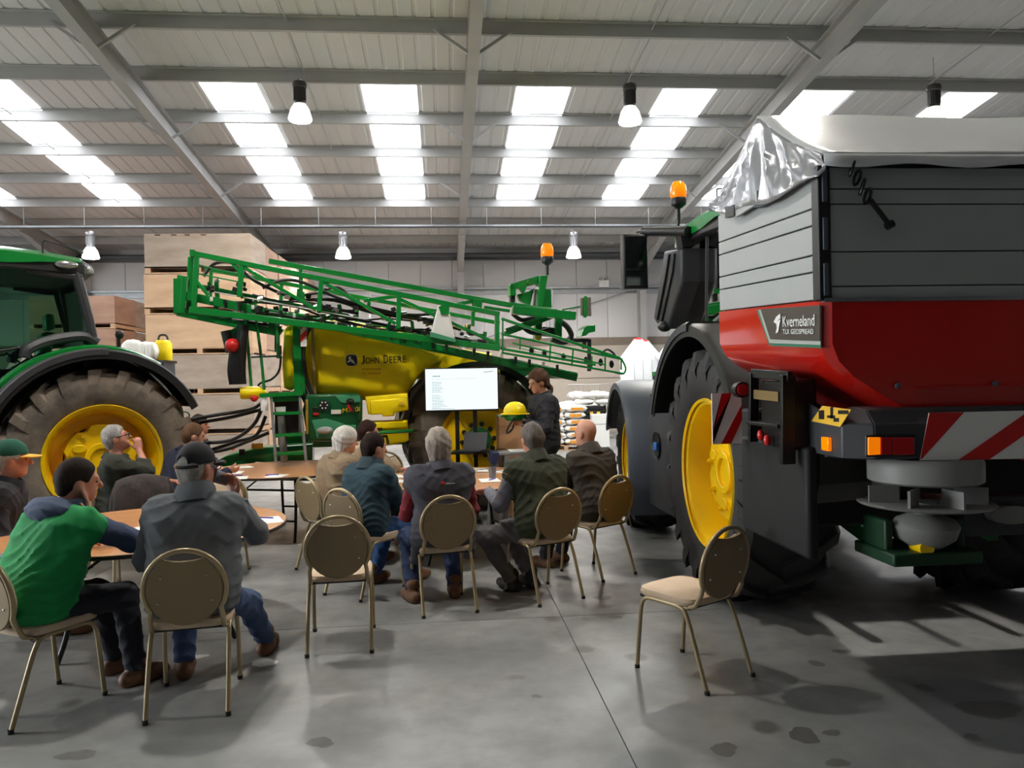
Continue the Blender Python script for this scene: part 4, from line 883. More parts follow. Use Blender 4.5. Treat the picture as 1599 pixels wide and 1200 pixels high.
clip = [MB().box(-.03, .03, -.02, .02, -.025, .025).mesh('hose_clip', 'black'), MB().cyl((-.03, 0, 0), (.03, 0, 0), .022, n=8).mesh('valve', 'chrome'), MB().box(-.02, .02, -.015, .015, -.05, .05).mesh('bracket', 'green'), MB().ball((0, 0, 0), .03, .03, .025, 8, 6).mesh('valve_cap', 'black')]
for k in range(110):
    px = 315 + 450*rb_.random()**.8; lo_, hi_ = 484+(px-296)*.124, 396+(px-300)*.198; f = rb_.uniform(.38, .97)
    me_ = rb_.choice(clip); o = link(me_.name, me_, sy); o.location = S(px, hi_+(lo_-hi_)*f, rb_.uniform(-.55, -.28)); o.rotation_euler = (0, rb_.uniform(-.4, .4), rb_.uniform(-.6, .6))
for k in range(9):
    a_ = rb_.uniform(312, 520); w_ = rb_.uniform(110, 240); f = rb_.uniform(.45, .95); pts = []
    for q in range(5):
        px = a_ + w_*q/4; lo_, hi_ = 484+(px-296)*.124, 396+(px-300)*.198; pts.append(S(px, hi_+(lo_-hi_)*(f+rb_.uniform(-.1, .1)), -.48+.03*k))
    MB().tube(bez(pts, 5), .013, 6).build('boom_hose', 'black', sy)
# white folding shield
P = [S(a, b, -.68) for a, b in [(684, 478), (697, 478), (702, 492), (709, 525), (711, 534), (672, 527), (674, 515), (680, 492)]]
MB().pillow([(p.x, p.z) for p in P], lambda a, b, d: Vector((a, d, b)), -.74, -.66, .02).build('end_shield', 'white', sy)
P = [S(a, b, -.7) for a, b in [(684, 480), (697, 474), (701, 482), (700, 492), (688, 492)]]
MB().prism([(p.x, p.z) for p in P], lambda a, b, d: Vector((a, d, b)), -.76, -.66).build('shield_bracket', 'green', sy)
P = [S(a, b, -.7) for a, b in [(672, 519), (710, 530), (710, 535), (672, 527)]]
MB().prism([(p.x, p.z) for p in P], lambda a, b, d: Vector((a, d, b)), -.76, -.66).build('shield_foot', 'pgreen', sy)
# outer tip section with its guard
V3 = -.62
for a, b, w_ in (((783, 498), (968, 560), .035), ((783, 522), (970, 561), .028), ((783, 545), (930, 570), .03), ((783, 551), (974, 584), .026), ((800, 536), (945, 570), .02)): bm('boom_tip_chord', a, b, w_, V3)
for a, b in (((785, 498), (785, 553)), ((812, 528), (812, 546)), ((924, 556), (924, 575)), ((945, 558), (945, 580)), ((970, 560), (970, 578)), ((860, 530), (858, 566)), ((895, 545), (893, 572))): bm('boom_tip_post', a, b, .02, V3)
MB().tube(bez([S(970, 560, V3+.1), S(977, 575, V3), S(973, 584, V3), S(960, 582, V3)], 4), .013, 6).build('boom_tip_end', 'green', sy)
bm('spray_line', (790, 540), (940, 568), .015, -.5, mt='white')
for px, py in ((850, 552), (880, 558), (915, 563), (938, 566), (955, 569), (830, 548)): MB().ball(S(px, py, -.52), .03, .03, .05).build('nozzle_body', 'black', sy)
MB().tube(bez([S(940, 552, V3), S(948, 546, V3), S(958, 552, V3), S(962, 560, V3)], 4), .014, 6).build('boom_hose', 'black', sy)
# --- rear lift mast
MV = .55
def mast(name, pix, v0, v1, mt='green', bev=.01):
    P = [S(a, b, v0) for a, b in pix]; return MB().prism([(p.x, p.z) for p in P], lambda a, b, d: Vector((a, d, b)), v0, v1).build(name, mt, sy, bevel=bev, smooth=False)
mast('mast_top', [(796, 444), (843, 430), (843, 442), (797, 454)], .3, .5); mast('mast_gusset', [(812, 444), (826, 438), (820, 456), (816, 458), (808, 448)], .28, .34)
mast('mast_post', [(796, 444), (806, 447), (806, 462), (797, 462)], .3, .5)
mast('mast_post', [(843, 430), (856, 430), (853, 448), (848, 480), (846, 530), (838, 530), (840, 480), (842, 448)], .2, .45); mast('mast_side', [(851, 451), (861, 452), (862, 482), (848, 480)], .35, .55)
mast('mast_frame', [(808, 460), (826, 455), (835, 450), (832, 460), (828, 478), (812, 470)], .4, .5); mast('mast_cylinder', [(797, 462), (805, 462), (804, 475), (797, 474)], .36, .46, 'black'); mast('mast_cylinder', [(836, 452), (841, 452), (840, 478), (834, 478)], .4, .5, 'black')
bm('lift_arm', (800, 484), (898, 494), .11, -.1); bm('lift_arm', (798, 476), (870, 487), .06, .0)
mast('arm_bracket', [(738, 466), (754, 468), (752, 482), (742, 480)], -.3, -.2)
mast('rear_post', [(868, 495), (878, 495), (878, 530), (867, 526)], .1, .2); mast('rear_post', [(836, 495), (846, 493), (846, 530), (836, 530)], .2, .3)
bm('rear_brace', (788, 522), (864, 494), .06, .1); bm('rear_brace', (790, 516), (838, 500), .05, .1)
bm('link_rod', (756, 480), (796, 486), .04, -.1)
MB().tube(bez([S(872, 500, .3), S(885, 510, .3), S(892, 525, .3), S(880, 535, .3), S(862, 530, .3)], 6), .04, 8).build('hose_loop', 'black', sy)
MB().tube(bez([S(800, 490, .2), S(815, 500, .2), S(835, 496, .2)], 6), .03, 8).tube(bez([S(815, 510, .2), S(832, 520, .2), S(860, 514, .2)], 6), .03, 8).build('hose_loop', 'black', sy)
mast('valve_block', [(848, 510), (866, 512), (866, 526), (846, 524)], .25, .4, 'black'); mast('mast_reflector', [(838, 524), (844, 524), (844, 532), (838, 532)], .18, .2, 'label_y', 0)
beacon(sy, S(855, 430, .35), 1.35)
bm('mirror_stay', (878, 484), (912, 478), .02, .1); mast('rear_lamp_panel', [(907, 465), (923, 464), (924, 494), (908, 493)], .05, .1, mat('taupe_panel', (120, 110, 96), .5)); mast('rear_lamp_mount', [(913, 462), (917, 462), (917, 496), (912, 496)], .0, .06)
mast('mudguard_end', [(908, 526), (912, 512), (918, 508), (930, 507), (930, 518), (920, 520), (916, 524)], .2, .5)
bm('rear_frame', (880, 532), (920, 532), .05, .3, mt='black'); bm('rear_frame', (912, 530), (912, 545), .05, .3, mt='black'); bm('rear_frame', (920, 530), (920, 580), .05, .3, mt='black')
mast('tail_plate', [(800, 560), (902, 582), (902, 590), (880, 592), (850, 590)], -.3, -.1); mast('hopper_side', [(780, 560), (800, 560), (835, 580), (800, 600), (782, 590)], .3, .6, 'dgreen')
for x in (-.95, .95): MB().box(x-.05, x+.05, .55, 1.6, .95, 1.75).build('frame_hoop', 'dgreen', sy)
# far boom half, folded on the other side
for a, b, w_ in (((320, 420), (780, 505), .06), ((320, 470), (780, 540), .06)): bm('far_boom_chord', a, b, w_, 2.1)
for a, b in (((330, 422), (328, 472)), ((440, 442), (438, 490)), ((560, 464), (556, 508)), ((680, 486), (678, 526))): bm('far_boom_post', a, b, .05, 2.1)
# ================================================================ banquet chairs
def make_chair():
    t = thing('banquet_chair', 'x', 'chair', group='round-backed banquet chairs')
    for s in (-1, 1):
        MB().tube(bez([(s*.2, .225, 0), (s*.198, .2, .25), (s*.193, .185, .38), (s*.192, .15, .425), (s*.192, .08, .432)], 5), .0125, 10).build('leg', 'chairtube', t)
        MB().tube(bez([(s*.198, -.285, 0), (s*.196, -.2, .25), (s*.193, -.15, .38), (s*.192, -.11, .425), (s*.192, -.02, .432)], 5), .0125, 10).build('leg', 'chairtube', t)
        MB().tube([(s*.192, .1, .432), (s*.192, -.05, .432)], .0125, 10).build('seat_rail', 'chairtube', t)
        for y in (.225, -.285): MB().cyl((s*.199, y, 0), (s*.199, y, .022), .015, n=10).build('foot_cap', 'black', t)
    def yb(z): return -.235 - (z-.5)*.17
    pts = [(-.178, -.06, .432), (-.178, -.15, .43), (-.178, -.2, .45), (-.176, yb(.52), .52)]
    for k in range(0, 25):
        a = math.pi*(1.18 - 1.36*k/24); pts.append((.2*math.cos(a), yb(.665+.2*math.sin(a)), .665+.205*math.sin(a)))
    pts += [(.176, yb(.52), .52), (.178, -.2, .45), (.178, -.15, .43), (.178, -.06, .432)]
    MB().tube(pts, .0135, 10).build('back_hoop', 'chairtube', t)
    poly = []
    for k in range(40):
        a = 2*math.pi*k/40 - math.pi/2; x, z = .186*math.cos(a), .66+.19*math.sin(a)
        if z > .812: z = .812 + (abs(x)/.11)**2*.018 if abs(x) < .11 else .83
        poly.append((x, z))
    MB().prism(poly, lambda a, b, d: Vector((a, yb(b)+d, b)), -.012, .012).build('back_panel', 'chairback', t, bevel=.004)
    MB().pillow([(x*.93, .652+(z-.652)*.93) for x, z in poly], lambda a, b, d: Vector((a, yb(b)+d, b)), .006, .042, .016, 3).build('back_pad', 'chairpad', t)
    me = MB().lathe([(.001, 0), (.007, 0), (.005, -.004), (.001, -.005)], axis='y', n=8).mesh('stud', 'chrome')
    for x, z in ((-.11, .735), (.11, .735), (-.13, .6), (.13, .6)): o = link('stud', me, t); o.location = (x, yb(z)-.012, z)
    def rs(hw, hd, e=5): return [(hw*math.copysign(abs(math.cos(q))**(2/e), math.cos(q)), .02+hd*math.copysign(abs(math.sin(q))**(2/e), math.sin(q))) for q in [2*math.pi*k/36 for k in range(36)]]
    rings = [[(x, y, z) for x, y in rs(hw, hd)] for z, hw, hd in ((.438, .185, .195), (.44, .2, .21), (.46, .206, .216), (.478, .2, .21), (.488, .18, .19), (.492, .12, .13))]
    MB().loft(rings).build('seat_pad', 'chairpad', t)
    MB().box(-.19, .19, -.17, .2, .425, .44).build('seat_base', 'black', t)
    return t
def P2(x, y, deg): return (x, y, R(deg))
CH = dict(
 A=(-1.385, 4.33, 8, 'bronze banquet chair under the man in grey fleece and black cap'), B=(-2.2, 4.35, -31, 'bronze banquet chair under the man in the bright green gilet'),
 C=(-.71, 5.17, 4, 'empty bronze banquet chair in the middle foreground with its back to us'), D=(-.666, 6.397, -38, 'bronze banquet chair under the man in the teal fleece'),
 E=(-1.05, 7.25, -48, 'bronze banquet chair under the white-haired man in tan'), F=(-.05, 5.88, 12, 'bronze banquet chair under the man in the long charcoal gilet'),
 G=(.735, 6.05, 25, 'bronze banquet chair under the man in the olive gilet'), H=(1.29, 6.67, 34, 'bronze banquet chair under the bald man'),
 I=(1.38, 4.34, 32, 'empty bronze banquet chair standing alone before the big tractor tyre'), J=(-.57, 9.06, -150, 'empty banquet chair behind the far edge of the middle table'),
 L=(-2.05, 7.02, 178, 'empty banquet chair between the two left tables'), K=(-2.62, 6.85, -162, 'banquet chair with a dark jacket hung over its back'),
 M1=(-3.08, 5.6, -75, 'banquet chair under the man in the green and yellow cap'), M4=(-3.05, 7.5, -75, 'banquet chair under the man with glasses near the yellow rim'),
 M5=(-2.78, 8.2, -50, 'banquet chair under the man in the navy jumper'), M6=(-3.08, 9.8, -90, 'banquet chair under the dark-haired man at the far left table'), M9=(-.88, 8.15, -75, 'banquet chair under the dark-haired man leaning on his hand'))
proto = None
for k, (x, y, a, lb) in CH.items():
    if proto is None: proto = make_chair(); proto.location = (x, y, 0); proto.rotation_euler = (0, 0, R(a)); proto['label'] = lb
    else: dup(proto, (x, y, 0), R(a), label=lb)
# jacket hung over the back of chair K
jk = thing('jacket', 'dark brown jacket hung over a chair back by the left table', 'jacket', (-2.62, 6.85, 0), R(-162))
rings = []
for k in range(13):
    a = math.pi*k/12; zz = .42 + .51*math.sin(a)**.45; yy = -.275 - .125*math.cos(a) - (zz-.5)*.10
    rings.append([(x*(1-.25*max(0, math.sin(a)-.6)), yy + .014*math.sin(30*x+2*k), zz - .9*abs(x)**2*math.sin(a)) for x in [-.23+.46*i/16 for i in range(17)]])
o = MB().loft(rings, closed_ring=False, caps=False).build('jacket_body', mat('dark_brown_cloth', (58, 50, 48), .8, bump=.2, bs=30), jk, ang=70); o.modifiers.new('thickness', 'SOLIDIFY').thickness = .02
for s in (-1, 1): MB().tube(bez([(s*.17, -.34, .86), (s*.23, -.38, .68), (s*.23, -.37, .48)], 6), [.05]*6+[.045]*7, 10).build('sleeve', o.data.materials[0], jk)
# ================================================================ round folding tables
def make_table():
    t = thing('round_table', 'x', 'table', group='round folding tables'); r = .92
    MB().lathe([(.001, .742), (r-.006, .742), (r-.004, .74)], n=72).lathe([(.001, .716), (r-.01, .716)], n=72).build('tabletop', 'tabletop', t)
    MB().lathe([(r-.008, .742), (r, .738), (r, .716), (r-.01, .713), (r-.03, .713)], n=72).build('edge_band', 'tableedge', t)
    for s in (-1, 1):
        for q in (-1, 1):
            MB().tube(bez([(s*.42, q*.34, .71), (s*.43, q*.35, .5), (s*.46, q*.36, .2), (s*.52, q*.38, .0)], 5), .016, 8).build('leg', 'blackm', t)
            MB().tube([(s*.435, q*.35, .5), (s*.12, q*.2, .705)], .009, 6).build('folding_brace', 'blackm', t)
        MB().tube([(s*.46, -.36, .22), (s*.46, .36, .22)], .012, 8).build('cross_bar', 'blackm', t)
        MB().tube([(s*.425, -.345, .55), (s*.425, .345, .55)], .012, 8).build('cross_bar', 'blackm', t)
    MB().box(-.5, .5, -.36, -.33, .69, .715).box(-.5, .5, .33, .36, .69, .715).build('apron_rail', 'blackm', t)
    return t
TB = [(.17, 7.68, 20, 'round wooden-topped table in the middle, in front of the screen'), (-2.06, 5.5, 20, 'round wooden-topped table at front left beside the green gilet'), (-1.82, 9.05, 70, 'round wooden-topped table at back left near the sprayer ladder')]
tp_ = make_table()
for i, (x, y, a, lb) in enumerate(TB):
    if i == 0: tp_.location = (x, y, 0); tp_.rotation_euler = (0, 0, R(a)); tp_['label'] = lb
    else: dup(tp_, (x, y, 0), R(a), label=lb)
def on_table(px, py, z=.742): d = ray(px, py); t = (z-CAM_H)/d.z; return EYE + d*t
pm_ = MB().box(-.105, .105, -.15, .15, 0, .0015).mesh('paper_sheet', 'paper', smooth=False)
pn_ = MB().cyl((-.07, 0, .005), (.06, 0, .005), .005, n=8).cyl((.06, 0, .005), (.072, 0, .005), .0045, .001, n=8).mesh('pen', 'ink')
pw_ = MB().cyl((-.07, 0, .005), (.02, 0, .005), .005, n=8).mesh('pen_barrel', 'paper')
papers = [(418, 813, 20, 'white paper sheet with pen on the front left table'), (380, 730, 30, 'white paper at the far rim of the back left table'), (372, 747, 10, 'white paper nearest on the back left table'), (432, 744, -10, 'white paper at the right of the back left table'), (365, 739, 5, 'small white paper left on the back left table'),
    (616, 745, 20, 'white paper left on the middle table, farther one'), (622, 752, 60, 'white paper left on the middle table, nearer one'), (764, 751, 5, 'white paper before the grey cup on the middle table'), (802, 746, -10, 'white paper near the olive gilet sleeve'), (752, 735, 20, 'large white paper behind the grey cup'), (775, 737, 60, 'white paper overlapping behind the grey cup'), (735, 735, -30, 'white paper at the far rim of the middle table'), (205, 832, 40, 'white paper half hidden by the green gilet man arm')]
for i, (px, py, a, lb) in enumerate(papers):
    p = on_table(px, py); o = link('paper_sheet', pm_); o.location = p + Vector((0, 0, .0005*i+.0006)); o.rotation_euler = (0, 0, R(a)); tag(o, lb, 'paper', 'papers on the tables'); o.scale = (.9, .9, 1)
for i, (px, py, a, lb) in enumerate([(414, 812, -20, 'blue pen on the paper of the front left table'), (357, 740, 10, 'blue pen on the back left table, left one'), (425, 744, 15, 'blue pen on the back left table, right one'), (370, 745, 160, 'blue pen on the nearest paper of the back left table'), (612, 750, 30, 'blue pen left on the middle table'), (769, 751, 60, 'blue pen before the grey cup'), (796, 747, 60, 'dark blue pen beside the olive gilet')]):
    p = on_table(px, py); o = link('pen', pn_); o.location = p + Vector((0, 0, .010)); o.rotation_euler = (0, 0, R(a)); tag(o, lb, 'pen', 'pens on the tables')
def cup(label, loc, h=.115):
    m = MB().lathe([(.001, 0), (.029, 0), (.03, .004), (.041, h-.004), (.043, h), (.040, h), (.038, h-.006), (.028, .008), (.001, .008)], n=24); o = m.build('paper_cup', 'cup'); o.location = loc; return tag(o, label, 'cup')
p = on_table(769, 748); cup('grey paper cup standing on the middle table', p)
# cables and bits on the middle table
for i, pts in enumerate(([(730, 738), (760, 734), (790, 738), (812, 733)], [(745, 742), (775, 741), (800, 735)])):
    o = MB().tube(bez([on_table(a, b)+Vector((0, 0, .008)) for a, b in pts], 8), .004, 6).build('cable', 'white' if i else 'black'); tag(o, 'thin %s cable lying across the middle table' % ('white' if i else 'black'), 'cable')
# ================================================================ television on its stand
FTV = Frame(.17, 9.22, 1.5)
tv = thing('television', 'flat television on a black twin pole stand showing a slide', 'television', (.17, 9.22, 0), R(1.5))
P = [FTV.on(*q, 0) for q in ((661, 576), (777, 573), (780, 641), (665, 644))]
x0, x1 = (P[0].x+P[3].x)/2, (P[1].x+P[2].x)/2; z1, z0 = (P[0].z+P[1].z)/2, (P[2].z+P[3].z)/2
MB().box(x0, x1, .0, .05, z0, z1).build('bezel', 'black', tv, bevel=.006)
g = .012
scr = MB().box(x0+g, x1-g, -.003, .0, z0+.02, z1-g).build('screen', emitter('lit_screen', (236, 248, 250), SCREEN), tv, smooth=False)
M['slide_ink'] = emitter('slide_text', (150, 170, 178), SCREEN*.8); M['slide_dark'] = emitter('slide_mark', (60, 70, 76), .5)
W_, H_ = x1-x0, z1-z0; m = MB(); rnd = random.Random(3)
def tline(u, v, w, h=.006):
    xx = x0+u*W_; end = xx+w*W_
    while xx < end:
        ww = rnd.uniform(.008, .03); m.box(xx, min(xx+ww, end), -.0045, -.003, z0+v*H_, z0+v*H_+h); xx += ww+.006
tline(.11, .80, .10, .014); tline(.10, .745, .62, .003)
for k in range(7): tline(.10, .67-.038*k, rnd.uniform(.1, .16))
for k in range(9): tline(.10, .37-.036*k, rnd.uniform(.1, .2))
tline(.10, .06, .3)
tag(m.build('slide_text', 'slide_ink', scr, smooth=False), kind='stuff')
MB().tube(bez([(x0+.80*W_, -.004, z0+.89*H_), (x0+.87*W_, -.004, z0+.895*H_), (x0+.93*W_, -.004, z0+.91*H_)], 5), .003, 5).build('slide_mark', 'slide_dark', scr)
for px in (714, 742):
    p = FTV.on(px, 660, .06); MB().bar((p.x, .07, .1), (p.x, .07, z0+.25), .035, .05).build('stand_pole', 'blackm', tv)
    MB().bar((p.x, -.25, .06), (p.x, .4, .06), .05, .05).build('stand_foot', 'blackm', tv)
p0, p1 = FTV.on(708, 706, 0), FTV.on(758, 710, 0)
MB().prism([(p0.x-.05, -.22), (p1.x, -.22), (p1.x+.08, -.05), (p1.x, .1), (p0.x, .1)], lambda a, b, d: Vector((a, b, d)), p0.z-.012, p0.z+.012).build('stand_shelf', 'blackm', tv)
lp = thing('laptop', 'dark laptop tilted open on the screen stand shelf', 'laptop', (0, 0, 0)); q = FTV.o + FTV.ex*((p0.x+p1.x)/2+.02) + FTV.ey*(-.1); lp.location = (q.x, q.y, p0.z+.013); lp.rotation_euler = (0, 0, R(-25))
MB().box(-.15, .15, -.1, .1, 0, .015).build('keyboard_base', 'dgrey', lp, bevel=.004); MB().hexa([(-.15, .09, .015), (.15, .09, .015), (.15, .10, .015), (-.15, .10, .015)], [(-.15, .15, .21), (.15, .15, .21), (.15, .16, .21), (-.15, .16, .21)]).build('lid', 'dgrey', lp)
cb_ = FTV.on(722, 650, .02); MB().tube(bez([(cb_.x-.06, .06, z0), (cb_.x-.02, .05, z0-.12), (cb_.x+.06, .04, z0-.24)], 6), .004, 6).build('screen_cable', 'black', tv)
# ================================================================ aluminium step platform behind the table
FP = Frame(.7, 8.72, 2)
st_ = thing('step_platform', 'aluminium step platform with blue corner brackets behind the middle table', 'step platform', (.7, 8.72, 0), R(2))
a, b = FP.on(770, 708, 0), FP.on(829, 706, 0)
MB().box(a.x, b.x, 0, .32, a.z-.03, a.z).build('deck', 'galv', st_, bevel=.004)
for x, dx in ((a.x+.03, -.06), (a.x+.16, -.04), (b.x-.03, .06)):
    for y in (.02, .3): MB().bar((x, y, a.z-.02), (x+dx, y, 0), .03, .06).build('leg', 'galv', st_)
MB().prism([(a.x-.03, a.z-.12), (a.x+.04, a.z-.12), (a.x+.07, a.z+.004), (a.x-.01, a.z+.004)], lambda u, v, d: Vector((u, d, v)), -.02, .34).build('corner_bracket', mat('navy_bracket', (36, 50, 90), .4), st_, bevel=.004)
MB().box(a.x+.2, b.x-.02, .02, .28, a.z+.001, a.z+.012).build('deck_papers', 'paper', st_)
# ================================================================ stacked potato boxes
def box_unit(w, d, h, mt):
    m = MB(); ft = .11; t = .03       # shell with pallet foot
    body = MB().box(-w/2, w/2, 0, t, ft, h-.01).box(-w/2, w/2, d-t, d, ft, h-.01).box(-w/2, -w/2+t, t, d-t, ft, h-.01).box(w/2-t, w/2, t, d-t, ft, h-.01).box(-w/2, w/2, 0, d, ft, ft+.025)
    foot = MB().box(-w/2, w/2, 0, .1, 0, .025).box(-w/2, w/2, d-.1, d, 0, .025)
    for x in (-w/2+.05, -.0, w/2-.05):
        foot.box(x-.05, x+.05, 0, d, .025, ft)
    return body.mesh('box_side', mt, smooth=False), foot.mesh('pallet_foot', 'timber', smooth=False)
def stack(px_right, base_y, n_rows, n_high, w, d, h, tops, ang=0., seed=1, where='', grp='', only_front=None):
    rnd = random.Random(seed); um = {k: box_unit(w, d, h, k) for k in ('ply', 'ply2', 'ply3')}; ft = None
    ordw = ['front', 'second', 'third', 'fourth', 'fifth', 'sixth', 'seventh']; lev = ['bottom', 'second', 'third', 'fourth', 'fifth', 'sixth', 'topmost']
    for r_ in range(n_rows):
        for k in range(n_high if r_ < 5 else n_high):
            mt = tops[k] if r_ == 0 else rnd.choice(['ply', 'ply', 'ply2', 'ply', 'ply3'])
            lv = 'topmost' if k == n_high-1 else lev[k]
            t = thing('wooden_box', 'plywood potato box, %s level of the %s stack %s' % (lv, ordw[r_], where), 'box', (px_right-w/2+rnd.uniform(-.015, .015), base_y+r_*(d+.06), k*h), R(ang)+rnd.uniform(-.006, .006), group=grp)
            b, f = um[mt]; o = link('box_side', b, t); link('pallet_foot', f, t)
            if r_ == 0 and k == n_high-1 and n_high > 5:
                mm = MB()
                for q in (-.75, -.45, -.2, .1): mm.box(q-.04, q+.06, -.003, .0, h-.05, h-.02)
                mm.build('faded_stencil', mat('dark_stencil', (96, 62, 50), .8), t)
p = Frame(0, 0, 0).on(391, 400, 15.2)
stack(p.x, 15.2, 6, 6, 1.98, 1.2, .775, ['ply2', 'ply2', 'ply2', 'ply', 'ply', 'ply2'], where='behind the boom', grp='plywood boxes stacked behind the boom')
p = Frame(0, 0, 0).on(178, 470, 18.6)
stack(p.x, 18.6, 2, 5, 1.9, 1.2, .775, ['ply3']*5, where='behind the tractor cab', grp='plywood boxes behind the tractor cab', seed=4)
# white sacks and yellow drum beside the boxes
FB = Frame(0, 0, 0)
def soft(poly, d, e=.05): return poly
def sack_mesh(l, w, h, seed):
    rnd = random.Random(seed); m = MB(); rings = []; N = 14
    for i in range(N+1):
        u = i/N; q = 2*u-1; sh = max(.12, (1-abs(q)**5)**.5); rg = []
        for k in range(16):
            a = 2*math.pi*k/16; e = 3.0
            y = w/2*math.copysign(abs(math.cos(a))**(2/e), math.cos(a))*(.86+.14*sh); z = h/2*math.copysign(abs(math.sin(a))**(2/e), math.sin(a))*sh
            rg.append((l/2*q, y + .008*math.sin(5*u*6+a*2+seed), z + h/2 + .012*math.sin(9*u+3*a+seed)*sh))
        rings.append(rg)
    m.loft(rings); return m
def sack(label, loc, rz, l=.72, w=.46, h=.15, printed=True, seed=0, grp='white sacks by the far wall', rot=None):
    t = thing('sack', label, 'sack', loc, rz, group=grp)
    if rot: t.rotation_euler = rot
    sack_mesh(l, w, h, seed).build('sack_body', 'sack', t, ang=70)
    if printed: MB().box(-l*.28, l*.28, -w/2-.006, -w/2+.01, h*.25, h*.72).build('orange_print', 'sackprint', t)
    return t
base = at_depth(893, 704, 18.2)
pal = thing('pallet', 'wooden pallet under the printed white sacks', 'pallet', (base.x-.1, 18.2, 0))
for y in (0, .3, .6): MB().box(-.55, .55, y, y+.1, 0, .02).box(-.55, -.45, y, y+.1, .02, .11).box(-.05, .05, y, y+.1, .02, .11).box(.45, .55, y, y+.1, .02, .11).build('runner', 'timber', pal, smooth=False)
for k in range(6): MB().box(-.55+k*.19, -.42+k*.19, -.02, .72, .11, .13).build('board', 'timber', pal, smooth=False)
lv = ['bottom', 'second', 'third', 'fourth', 'fifth', 'sixth']
for k in range(6):
    for c in (0, 1):
        sack('printed white sack, %s layer, %s side of the pallet' % (lv[k], ('left', 'right')[c]), (base.x-.36+c*.52 + (.02 if k % 2 else -.02), 18.2+.35, .131+k*.158), R(90 if (k+c) % 2 else 0)*0, l=.52 if c else .5, w=.7, seed=k*3+c)
bx_ = at_depth(902, 660, 20.0)
rnd = random.Random(5)
for k in range(4):
    for c, cn in enumerate(('left', 'middle', 'right')):
        if k == 3 and c == 0: continue
        sack('plump white bag heaped behind the pallet, %s column, %s layer' % (cn, lv[k]), (bx_.x-.72+c*.56, 20.25+rnd.uniform(-.04, .04), k*.285), rnd.uniform(-.06, .06), l=.53, w=.5, h=.27, printed=False, seed=20+3*k+c)
# black plastic crate stack with white sacks on top
c0 = at_depth(931, 700, 18.4)
cr = thing('plastic_crate', 'tall black slatted plastic crate beside the sacks', 'crate', (c0.x+.02, 18.5, 0))
m = MB(); cw_, cd_, chh = .62, .8, 1.06
MB().box(-cw_/2+.03, cw_/2-.03, .03, cd_-.03, 0, chh-.03).build('crate_core', 'black', cr)
for x in (-cw_/2, cw_/2-.05):
    for y in (0, cd_-.05): MB().box(x, x+.05, y, y+.05, 0, chh).build('corner_post', 'black', cr)
for k in range(9): MB().box(-cw_/2, cw_/2, 0, .035, .05+k*.115, .05+k*.115+.07).build('slat', 'black', cr, bevel=.004); MB().box(-cw_/2, -cw_/2+.035, .0, cd_, .05+k*.115, .05+k*.115+.07).build('slat', 'dgrey', cr, bevel=.004)
q = MB()
for x in (-.05, .12): q.box(x-.04, x+.04, -.006, .0, .8, .9)
q.build('yellow_mark', 'label_y', cr)
for i, (dx, z, a) in enumerate(((-.14, 1.065, .1), (.36, 1.065, -.1), (-.1, 1.225, .2), (.36, 1.225, 0))): sack('white sack thrown on the black crate, %s' % ('left low', 'right low', 'left top', 'right top')[i], (c0.x+dx, 18.9, z), a, l=.46, w=.4, h=.14, printed=False, seed=40+i)
wb_ = thing('white_carton', 'white carton in front of the black crate behind the bald man', 'carton', (c0.x+.12, 18.2, 0)); MB().box(-.2, .22, 0, .25, 0, .85).build('carton_body', 'white', wb_, bevel=.01); MB().box(-.2, .22, -.003, 0, .6, .62).build('carton_seam', 'sgrey', wb_)
cg0 = at_depth(942, 620, 19.6)
cage = thing('wire_cage', 'pale wire cage of sacks against the concrete wall', 'cage', (cg0.x, 21.2, 0))
for i in range(9): MB().cyl((-.6+i*.15, 0, 0), (-.6+i*.15, 0, 1.55), .008, n=6).build('wire', 'wire', cage)
for z in (.1, .6, 1.1, 1.55): MB().cyl((-.6, 0, z), (.6, 0, z), .012, n=6).build('wire', 'wire', cage)
for c, cn in enumerate(('left', 'right')):
    for k in range(5): sack('white sack behind the wire cage, %s pile, %s layer' % (cn, lv[k]), (cg0.x-.28+c*.58, 21.6, k*.275), 0, l=.54, w=.45, h=.26, printed=k == 4 and c == 1, seed=60+k*2+c, grp='white sacks in the wire cage')
# big bulk bags by the column
def bulk(label, x, y, z, seed, tied=True):
    t = thing('bulk_bag', label, 'bulk bag', (x, y, z), random.Random(seed).uniform(-.03, .03), group='white bulk bags stacked by the far column')
    rings = []
    for zz, s in ((0, .40), (.05, .45), (.5, .47), (.95, .46), (1.08, .42)) + (((1.3, .26), (1.42, .16), (1.5, .13)) if tied else ((1.2, .36), (1.22, .2))):
        rings.append([(s*math.copysign(abs(math.cos(a))**.55, math.cos(a))*(1+.03*math.sin(5*a+zz*7+seed)), s*math.copysign(abs(math.sin(a))**.55, math.sin(a)), zz) for a in [2*math.pi*k/28 for k in range(28)]])
    MB().loft(rings).build('bag_body', 'bag', t, ang=60)
    if tied:
        for sx in (-1, 1):
            for sy_ in (-1, 1): MB().bar((sx*.42, sy_*.42, 1.0), (sx*.09, sy_*.05, 1.52), .05, .008).build('lifting_strap', 'bag', t)
        MB().tube([(-.14, 0, 1.5), (0, 0, 1.545), (.14, 0, 1.5)], .03, 8).build('red_tie', 'red', t)
    for k in (-.24, 0, .24): MB().bar((k, -.475, .1), (k*1.02, -.468, .95), .01, .008).build('seam', 'cladjoint', t)
x_ = at_depth(1003, 590, 20.6).x
